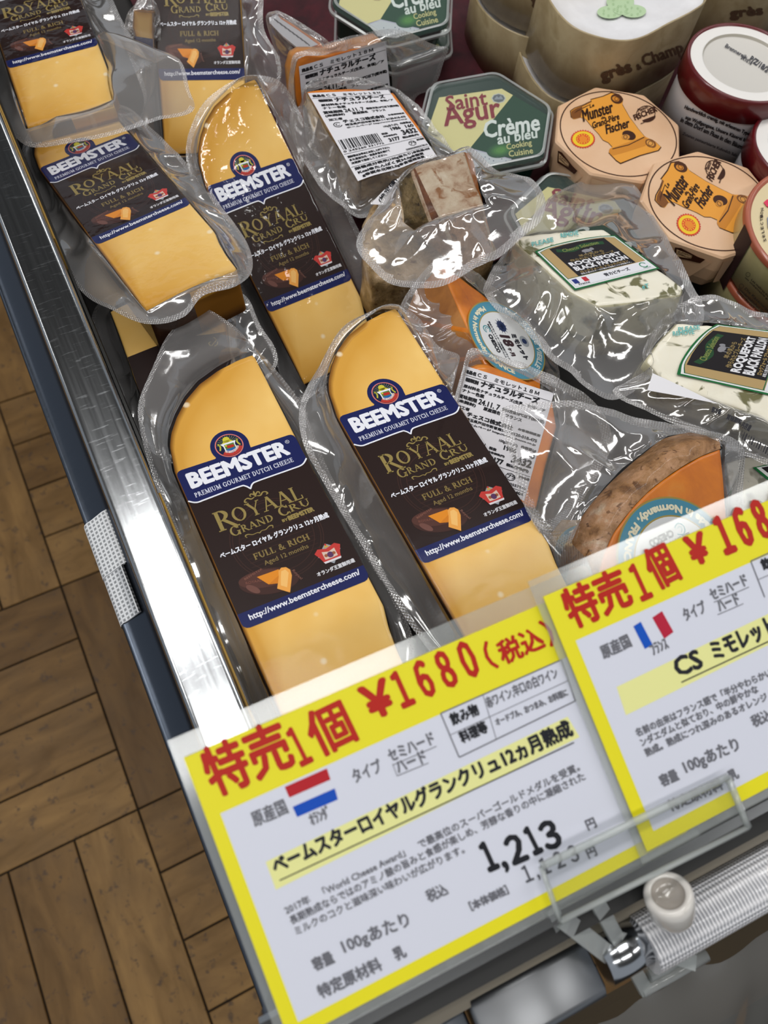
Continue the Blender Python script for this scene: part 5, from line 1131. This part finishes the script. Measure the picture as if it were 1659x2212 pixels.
def hex_tub(first, loc, rot, label, off):
    m_ = Matrix.Translation((loc[0], loc[1], loc[2])) @ Matrix.Rotation(rot, 4, 'Z')
    T = thing('cheese_tub', label, 'tub', group='hexagonal green cheese tubs', matrix=m_)
    if first is not None:
        for ch in first.children:
            c = ch.copy(); COL.objects.link(c); c.parent = T
        return T
    g = G(); ringloft(g, [(hexa(.046), -.002), (hexa(.044), -.028), (hexa(.042), -.030)], [DGREEN, DGREEN], DGREEN)
    ringloft(g, [(hexa(.0462), -.0022), (hexa(.0495), -.0024), (hexa(.0495), -.0034), (hexa(.0462), -.0036)], [DGREEN]*3); g.build('tray', T)
    g = G(); ringloft(g, [(hexa(.0523), -.0066), (hexa(.0525), -.0048), (hexa(.0508), -.0042), (hexa(.0500), -.0040), (hexa(.0488), .0004), (hexa(.0476), .0006), (hexa(.0466), .0004), (hexa(.0462), -.0006)], [MATS['acrylic_edge'], MATS['acrylic_edge'], MATS['lid_plastic'], MATS['lid_plastic'], MATS['acrylic_edge'], MATS['acrylic_edge'], MATS['lid_plastic']], MATS['lid_plastic']); g.build('lid', T, 'clear domed plastic lid')
    g = G(); ringloft(g, [(hexa(.0462, .005), -.0019)], [DGREEN], DGREEN); g.build('foil', T)
    S = lambda *P: [(q[0]/2.517+1000, q[1]/2.517) if q[2:] else q for q in P]
    p = Pr(lambda x, y, z: (loc20(x, y)[0], loc20(x, y)[1], z), -.0017)
    cr = [(949, 206), (1085, 187), (1109, 201), (1016, 316), (982, 325), (923, 281)]
    p.poly(cr, 'e3d79a', 1); p.poly([(1109, 201), (1187, 246), (1175, 326), (1107, 338), (1016, 316)], '1f4734', 1)
    for i, (r, c_) in enumerate(((30, '28523a'), (25, '315f3c'), (20, '3c6e3f'), (15, '487d42'), (10, '568b46'))): p.disc((1082, 320), r, c_, 2+i*.3, ry=r*.55, rot=-10)
    p.poly([(986, 327), (1017, 318), (1106, 341), (1050, 358), (1006, 352)], 'c9ccd0', 1)
    p.strip([(986, 326), (1017, 317), (1106, 340)], 2.4, 'b9b7c8', 1.5)
    for q in range(9): p.disc((1022+q*9, 337+(q % 3)*4-2), 1.2, '55607a', 2)
    WN = '8e2c3a'
    p.text('Saint', (967, 237), (1054, 223), 33, 'd0c090', 1.6, flip=-1, ly=4.0); p.text('Saint', (967, 236), (1054, 222), 32, WN, .9, flip=-1, ly=4.5)
    p.text('Agur', (964, 283), (1086, 262), 58, 'd0c090', 1.8, flip=-1, ly=4.0); p.text('Agur', (964, 282), (1086, 261), 57, WN, 1.3, flip=-1, ly=4.5)
    p.text('Crème', (1049, 294), (1168, 277), 36, 'e6eae6', 1.3, flip=-1, shear=.1, ly=4.5); p.text('au bleu', (1077, 308), (1163, 293), 21, 'e0e6e0', .8, flip=-1, shear=.1, ly=4.5)
    p.text('Cooking', (1097, 323), (1151, 313), 16, 'cfc88a', .3, flip=-1, ly=4.5); p.text('Cuisine', (1101, 335), (1153, 327), 13, 'cfc88a', .3, flip=-1, ly=4.5)
    p.disc((1078, 208), 16, 'c9c9c4', 3, ry=11, n=8); p.disc((1078, 208), 13.5, '6b7076', 4, ry=9, n=8); p.poly([(1068, 211), (1074, 203), (1078, 207), (1083, 202), (1088, 210)], '9aa0a8', 5)
    p.build('printed_lid_card', T)
    return T
H1_ = hex_tub(None, (C20[0], C20[1], ZT), 0, 'hexagonal green and cream cheese tub fully in view beside the orange wrapped cheeses', None)
def place(vA, z, rot):
    r = math.radians(rot); A0 = np.array([R6*math.cos(math.radians(113)), R6*math.sin(math.radians(113))])
    c, s = math.cos(r), math.sin(r); A1 = np.array([c*A0[0]-s*A0[1], s*A0[0]+c*A0[1]]); w_ = at(*vA, z)[:2]-A1; return (w_[0], w_[1], z)
hex_tub(H1_, place((1181, 362), .832, -28), math.radians(-28), 'hexagonal green cheese tub half covered by the blue cheese bag', None)
r = math.radians(8); q = at(709, 14, .852)[:2]; F0 = np.array([R6*math.cos(math.radians(173)+r), R6*math.sin(math.radians(173)+r)]); q = q-F0
t21 = hex_tub(H1_, (q[0], q[1], .852), r, 'hexagonal green cheese tub cut by the top edge of the photo', None)
t21.matrix_world = t21.matrix_world @ Matrix.Rotation(math.radians(7), 4, 'X')
# a tub under the far one
hex_tub(H1_, (q[0]+.004, q[1]+.002, .8245), r+.06, 'hexagonal green cheese tub stacked underneath the one at the top edge', None)

# ---------------------------------------------------------------- eight sided washed rind cheeses in waxed paper
C23 = np.array([.3685, .3285]); R8 = .0465; Z8 = .845
def octa(r, rot=0, rc=.0016, n=3, k=8, a0=None):
    a0 = 33 if a0 is None else a0
    P = [np.array([r*math.cos(math.radians(a0+45*i)), r*math.sin(math.radians(a0+45*i))]) for i in range(8)]; out = []
    for i in range(8):
        p, a, b = P[i], P[i-1], P[(i+1) % 8]; da = (a-p)/np.linalg.norm(a-p); db = (b-p)/np.linalg.norm(b-p)
        for j in range(n+1): t = j/n; q = (1-t)**2*(p+da*rc)+2*t*(1-t)*p+t*t*(p+db*rc); out.append(tuple(q))
    return out
def munster(first, loc, rot, label):
    T = thing('washed_rind_cheese', label, 'cheese', group='paper wrapped eight sided cheeses', matrix=Matrix.Translation(loc) @ Matrix.Rotation(rot, 4, 'Z'))
    if first is not None:
        for ch in first.children:
            c = ch.copy(); COL.objects.link(c); c.parent = T
            for sub in ch.children: d = sub.copy(); COL.objects.link(d); d.parent = c
        return T
    g = G(); ringloft(g, [(octa(R8), -.0012), (octa(R8+.0002), -.012), (octa(R8-.0012), -.022), (octa(R8-.004), -.030)], [PEACH]*3, PEACH)
    ringloft(g, [(octa(R8), -.0012), (octa(R8-.0012), 0)], [PEACH], PEACH)
    # folded paper flaps on the sides
    for i in range(8):
        a = math.radians(33+45*i+22.5); n_ = Vector((math.cos(a), math.sin(a), 0)); t_ = Vector((-n_.y, n_.x, 0)); d = R8*math.cos(math.radians(22.5))
        V = [n_*(d+.0006)+t_*x+Vector((0, 0, z)) for x, z in ((-.016, -.003), (.013, -.006), (.004, -.026), (-.013, -.024))]; g.add(V, [(0, 1, 2, 3)], PEACH)
    g.build('paper_wrap', T)
    p = Pr(lambda x, y, z: ((lambda q: (q[0]-C23[0], q[1]-C23[1], z))(flat(Z8).loc(1000+x/2.517, y/2.517))), .0002)
    BW = '3c1e12'
    pc = Pr(lambda x, y, z: (x, y, z), .0002); pc.ring((0, 0), .0405, .0008, BW, 1, n=90); 
    scroll = [(590, 640), (586, 606), (610, 590), (660, 572), (700, 552), (694, 545), (760, 528), (806, 508), (850, 520), (870, 545), (866, 572), (882, 600), (905, 640), (934, 678), (950, 700), (985, 742), (1040, 768), (1074, 800), (1060, 818), (960, 846), (856, 888), (832, 872), (792, 830), (796, 812), (812, 800), (790, 776), (760, 762), (738, 730), (700, 690), (668, 650), (640, 640), (604, 650)]
    p.poly([(x+(x-820)*.02, y+(y-700)*.03) for x, y in scroll], BW, 1); p.poly(scroll, 'e09a3c', 2)
    p.poly([(590, 640), (588, 608), (612, 592), (700, 556), (694, 549), (648, 582), (640, 640), (604, 648)], '7a4a22', 3); p.disc((836, 540), 34, '4a2814', 3, ry=26, rot=20); p.disc((830, 540), 20, 'c9822e', 4, ry=13, rot=20); p.ring((834, 540), 10, 3, '4a2814', 5)
    p.poly([(792, 830), (796, 812), (990, 742), (1010, 770), (990, 796), (812, 852)], 'c8832f', 3); p.strip([(812, 812), (900, 790), (985, 748)], 5, BW, 4); p.disc((1020, 782), 32, '7a4a22', 4, ry=22, rot=30); p.disc((1018, 782), 22, 'd89a4a', 5, ry=14, rot=30); p.ring((1018, 782), 12, 3, BW, 6)
    p.poly([(812, 850), (1000, 800), (1056, 812), (960, 846), (856, 888), (832, 872)], 'e09a3c', 5)
    for i in range(9): p.strip([(606+i*9, 618-i*5), (622+i*9, 600-i*4)], 2, BW, 5)
    sc = lambda t, a, b, h, bo=1.5: p.text(t, a, b, h, '2c150c', bo, flip=-1, shear=.25, ly=7)
    sc('Le', (690, 590), (714, 580), 16, .8); sc('Munster', (655, 664), (822, 612), 62, 2.2); sc('de', (752, 652), (772, 646), 14, .8); sc('Grand-Père', (708, 702), (852, 650), 34, 1.4); sc('Fischer', (780, 732), (910, 692), 48, 2.0)
    p.disc((902, 738), 38, BW, 6, ry=24, rot=20); p.disc((884, 748), 22, 'c98a3c', 7, ry=14); p.ring((882, 748), 10, 3, BW, 8)
    c = (652, 758)
    for i in range(28): a = i*2*math.pi/28; p.disc((c[0]+62*math.cos(a), c[1]+46*math.sin(a)), 5, 'c0392b', 3, n=6)
    p.disc(c, 61, 'd8462c', 3.5, ry=46); p.disc(c, 57, 'e6c32e', 4, ry=42); p.disc(c, 38, 'd8462c', 5, ry=29)
    for i in range(14): a = i*2*math.pi/14; p.disc((c[0]+31*math.cos(a), c[1]+23*math.sin(a)), 3.4, 'e6c32e', 6, n=6)
    p.poly([(636, 778), (630, 750), (650, 738), (676, 752), (672, 776)], 'e0862c', 7)
    p.ring((993, 620), 52, 4, BW, 2, ry=42, a0=150, a1=400, n=40, rot=-16); p.disc((1010, 642), 38, BW, 2, ry=22, rot=-20, a0=0, a1=180)
    p.text('Maison', (952, 612), (1008, 588), 18, BW, .6, flip=-1, shear=.3, ly=3); p.text('FISCHER', (936, 656), (1056, 606), 30, BW, 1.6, flip=-1, ly=4); p.text('MUNSTER · GÉROMÉ', (968, 678), (1046, 640), 8, BW, .4, flip=-1, ly=3)
    p.attr = {}; n0 = len(p.v)
    b0 = len(p.v); mm = [p.mi(M) for M in pc.mats]; p.v += pc.v
    for f_, k, s_ in zip(pc.fc, pc.m, pc.sm): p.fc.append(tuple(b0+i for i in f_)); p.m.append(mm[k]); p.sm.append(s_)
    nest(p.build('printed_design', T), T, 'paper_wrap')
    # dark print patch on the side facing the shopper
    W8 = Wall([(C23[0]+x, C23[1]+y) for x, y in octa(R8+.0004)])
    p = Pr(lambda x, y, z: (lambda q: (q[0]-C23[0], q[1]-C23[1], q[2]-Z8))(W8.hit(1000+x/2.517, y/2.517, z)), .0012)
    p.poly([(524, 815), (545, 825), (604, 900), (630, 925), (612, 944), (560, 905), (520, 880)], BW, 1); p.poly([(530, 828), (585, 885), (580, 905), (528, 872)], 'd8b48a', 2); p.text('ÉLÉMENTS', (533, 848), (582, 892), 9, BW, .4, flip=-1, ly=3); p.text("D'EMBALLAGE", (530, 860), (578, 904), 8, BW, .4, flip=-1, ly=3)
    nest(p.build('side_print', T), T, 'paper_wrap')
    return T
M1 = munster(None, (C23[0], C23[1], Z8), 0, 'octagonal orange printed cheese directly in front of the round wooden box')
def wang(a, b, z): d = at(*b, z)-at(*a, z); return math.atan2(d[1], d[0])
dr = wang((1443, 441), (1473, 393), .845)-wang((1258, 260), (1326, 238), .845)
munster(M1, (.3850, .2470, .851), dr, 'octagonal orange printed cheese nearer the shopper, touching the terracotta tub')

# ---------------------------------------------------------------- shared clear wrap for the round boxes
def side_text(T, wall, rows, name='printed_text'):
    p = Pr(lambda x, y, z: wall.hit(x, y, z), .0004)
    for t, a, b, h, c_, bo in rows: p.text(t, a, b, h, c_, bo, flip=-1, ly=1)
    p.build(name, T)
def wood_box(label, out, z, th, inner_top=True, rows=(), clover=None, sag=.006):
    c = np.array(out).mean(0); O = resample(out, 120)[:, :2]; D = O-c; L = np.linalg.norm(D, axis=1)[:, None]
    T = thing('wooden_cheese_box', label, 'box', (c[0], c[1], z-th), 'round wooden cheese boxes')
    def ring(d): return [tuple(p) for p in (O-D/L*d)]
    g = G(); ringloft(g, [(ring(.0016), z-sag-.004), (ring(.0014), z-.0002), (ring(.0010), z), (ring(.0004), z), (ring(0), z-.0006), (ring(0), z-th/2), (ring(0), z-th)], [WOODBOX]*6, WOODBOX); g.sm = [True]*len(g.sm)
    g.build('veneer_wall', T)
    if inner_top:
        g = G(); n = 120; V = []; fr_ = [i/14 for i in range(14, 0, -1)]
        for q in fr_:
            for k in range(n):
                p_ = c+D[k]*(1-.0018/L[k])*q; V.append((p_[0], p_[1], z-sag+.004*(q**8)+.0007*noise.noise(Vector((p_[0]*90, p_[1]*90, 0)))))
        V.append((c[0], c[1], z-sag)); g.add(V, [(i*n+k, i*n+(k+1) % n, (i+1)*n+(k+1) % n, (i+1)*n+k) for i in range(len(fr_)-1) for k in range(n)]+[((len(fr_)-1)*n+k, (len(fr_)-1)*n+(k+1) % n, len(V)-1) for k in range(n)], WAXW, True)
        g.build('wax_paper', T)
    if clover:
        pp = flat(z-sag+.0012); p = Pr(lambda x, y, zz: pp.hit(x, y, zz), .0002)
        for i_, q in enumerate(clover): p.disc(q[:2], q[2], 'b4cda6', 1+i_*2, ry=q[3])
        for q in clover:
            for k in range(7): a = k*.9; p.ring((q[0]+q[2]*.55*math.cos(a), q[1]+q[3]*.55*math.sin(a)), 2.0, .5, '9dbf8c', 9+k*.5, n=8)
        p.build('printed_clover', T)
    if rows: side_text(T, Wall(O), rows)
    return T
rim25 = [(.364, .43), (.364, .404), (.373, .388), (.388, .3765), (.405, .3735), (.432, .379), (.458, .3845), (.474, .392), (.486, .412), (.487, .445), (.472, .472), (.440, .488), (.400, .482), (.374, .460)]
rim25 = [tuple(q) for q in spline(rim25, 6, True)]
BRN = '5b4534'
wood_box('round wooden cheese box with white paper and green clover on top, upper of its pair', rim25, .875, .050, rows=[('grès', (1303, 181), (1367, 160), 30, BRN, 2.0), ('&', (1377, 151), (1386, 147), 12, BRN, .6), ('Champ', (1394, 150), (1480, 118), 32, BRN, 1.0)], clover=[(1340, 4, 30, 18), (1318, 26, 28, 14), (1368, 24, 28, 14), (1344, 20, 20, 12)])
wood_box('wooden cheese box below the clover topped box, only its rim showing', [(x*1.02-.0115, y*1.02-.0085) for x, y in rim25], .8235, .031)
c26 = at(1060, 55, .835)[:2]+np.array([.060, .018])
wood_box('wooden cheese box at the bottom of the left stack behind the green tub', circ(c26, .058), .836, .044, rows=[('gr', (1121, 164), (1150, 156), 24, BRN, 1.8)])
wood_box('wooden cheese box on top of the left stack, cut by the top edge', circ(c26+np.array([.002, .003]), .0565), .884, .0475, rows=[('gr', (1152, 17), (1182, 9), 24, BRN, 1.8)])
c27 = at(1600, 40, .84)[:2]+np.array([.030, .066])
wood_box('wooden cheese box behind the red rimmed tub, cut by the top right corner', circ(c27, .062), .884, .092, rows=[('grès', (1578, 43), (1648, 36), 24, BRN, 1.8)])

# ---------------------------------------------------------------- red rimmed tubs
def red_tub(label, c, z, r, th, rows=(), date=None, wall_rows=()):
    T = thing('soft_cheese_tub', label, 'tub', (c[0], c[1], z-th), 'red rimmed round tubs')
    g = G(); g.lathe((c[0], c[1], 0), (0, 0, 1), [(r-.0028, z-.0010), (r-.0020, z), (r-.0006, z), (r, z-.0010), (r, z-.0165), (r-.0012, z-.0170)], REDP, 96); g.build('lid_rim', T, 'dark red lid rim')
    g = G(); g.lathe((c[0], c[1], 0), (0, 0, 1), [(r-.0026, z-.0010), (r-.010, z-.0006), (r-.0110, z-.0008), (r-.0118, z-.0024), (r-.013, z-.0028), (.0001, z-.0024)], [WHITEP]*2+[mat('window_edge', 'a8a294', .5)]*1+[mat('paper_disc', 'd6d2ca', .4, 0, .2)]*2, 96); g.build('lid_card', T)
    g = G(); g.lathe((c[0], c[1], 0), (0, 0, 1), [(r-.0014, z-.0165), (r-.0014, z-th), (.0001, z-th)], [CREAMW, CREAMW], 96); g.build('container', T)
    g = G(); g.lathe((c[0], c[1], 0), (0, 0, 1), [(r-.0112, z-.0007), (r*.55, z-.0012), (r*.3, z-.0014), (.0001, z-.0014)], MATS['film_clear'], 64); g.build('window_film', T)
    if date:
        pp = flat(z-.0020); p = Pr(lambda x, y, zz: pp.hit(x, y, zz), 0); 
        for t, a, b, h, bo in date: p.text(t, a, b, h, '4a4a50', bo, flip=-1, ly=1)
        nest(p.build('printed_date', T), T, 'lid_card')
    if wall_rows: side_text(T, Wall(circ(c, r-.0012)), wall_rows)
    return T
c28, r28 = fitc([at(1600, 49, .875), at(1490, 114, .875), at(1487, 140, .875), at(1567, 206, .875), at(1642, 222, .875)])
DK = '2a2426'
red_tub('red rimmed round cheese tub with stamped date in its window, below the corner box', c28, .875, r28, .052,
    date=[('24.10.18', (1600, 126), (1622, 140), 8, .3), ('P/Z/18/24', (1618, 130), (1662, 160), 12, .5), ('Brennereik', (1566, 101), (1612, 128), 8, .3)],
    wall_rows=[('Handwerklich cremig, mit erlesenen Typen', (1478, 236), (1620, 296), 10, DK, .5), ('aus Wolfgangsee, Unsere Käserei liegt', (1480, 258), (1618, 312), 10, DK, .5), ('in dem Dorf am Fluss in den Bäumen', (1470, 262), (1610, 326), 10, DK, .5), ('Zutaten pasteurisierte Kuhmilch Salz', (1474, 292), (1590, 340), 8, '4a4446', .3)])
c29, r29 = fitc([at(1623, 306, .862), at(1659, 241, .862), at(1659, 355, .862), at(1630, 270, .862)], R=r28)
red_tub('red rimmed round cheese tub cut off by the right edge, nearer than the dated one', c29, .862, r29, .045)

# ---------------------------------------------------------------- terracotta printed tubs
c30, r30 = fitc([at(1609, 467, .868), at(1659, 378, .868), at(1630, 517, .868), at(1659, 566, .868), at(1614, 430, .868)])
def terra(label, c, z, r, th, top=True):
    T = thing('soft_cheese_tub', label, 'tub', (c[0], c[1], z-th), 'terracotta printed tubs')
    g = G(); g.lathe((c[0], c[1], 0), (0, 0, 1), [(r-.004, z-.0012), (r-.0028, z), (r-.0008, z), (r, z-.0012), (r, z-.004)], TERRA, 128); g.build('lid_rim', T)
    g = G(); g.lathe((c[0], c[1], 0), (0, 0, 1), [(r-.004, z-.0012), (.0001, z-.001)], mat('cream_card', 'd8c79c', .4, 0, .3), 96); g.build('lid_card', T)
    g = G(); g.lathe((c[0], c[1], 0), (0, 0, 1), [(r-.0004, z-.004), (r-.0004, z-th), (.0001, z-th)], CREAM, 128); g.build('container', T)
    return T
T = terra('terracotta and cream tub with dark stripe at right edge, upper of two', c30, .868, r30, .031)
W3 = Wall(circ(c30, r30, 160)); S3 = lambda x, y: (1480+x/5.98, 350+y/5.98)
p = Pr(lambda x, y, z: W3.hit(*S3(x, y), z), .0003)
def wallpatch(p, top, bot, M, ly, n=10):
    V = []; 
    for i in range(n+1):
        for j in range(5):
            t = i/n; a = (top[0][0]+(top[1][0]-top[0][0])*t, top[0][1]+(top[1][1]-top[0][1])*t); b = (bot[0][0]+(bot[1][0]-bot[0][0])*t, bot[0][1]+(bot[1][1]-bot[0][1])*t)
            V.append((a[0]+(b[0]-a[0])*j/4, a[1]+(b[1]-a[1])*j/4))
    p.put(V, [(i*5+j, i*5+j+1, (i+1)*5+j+1, (i+1)*5+j) for i in range(n) for j in range(4)], M, ly)
wallpatch(p, ((775, 800), (865, 1030)), ((425, 1450), (498, 1660)), '2b1a1c', 2)
p.text('SI', (520, 1180), (575, 985), 60, '3a352c', 2.5, flip=-1, ly=3); p.text('Les maîtres fromagers', (850, 1530), (1180, 1860), 34, '3a352c', 1, flip=-1, ly=3); p.text('on imbattable goût', (770, 1500), (1120, 1840), 30, '3a352c', 1, flip=-1, ly=3)
p.text('Die Käsemeister von', (770, 1640), (1200, 2060), 34, '3a352c', 1, flip=-1, ly=3); p.text('unwiderstehlichen Geschmack', (690, 1640), (1130, 2070), 34, '3a352c', 1, flip=-1, ly=3); p.text('lassen Sie sich von ihm ver', (670, 1680), (1080, 2090), 34, '3a352c', 1, flip=-1, ly=3)
p.ring((818, 1452), 28, 5, '3a352c', 3, n=20); p.ring((732, 1600), 28, 5, '3a352c', 3, n=20); p.build('side_print', T)
pp = flat(.8672); p = Pr(lambda x, y, z: pp.hit(*S3(x, y), z), .0002)
for i, (ch, x, y) in enumerate((('S', 1052, 1020), ('É', 1036, 968), ('L', 1026, 912), ('E', 1018, 862), ('C', 1014, 808), ('T', 1010, 756), ('I', 1010, 714), ('O', 1012, 672), ('N', 1020, 624))): p.text(ch, (x-2, y), (x-8, y-34), 34, '3a2c22', 1.2, flip=-1, ly=2)
p.poly([(1015, 520), (1060, 480), (1120, 490), (1120, 600), (1050, 570)], 'd83a5c', 3); p.poly([(1060, 720), (1140, 640), (1140, 900), (1070, 850)], '7f86a8', 3); p.build('lid_print', T)
T = terra('terracotta tub under the striped one, its rim showing along the left', c30+np.array([.0015, -.002]), .834, r30*1.03, .034)
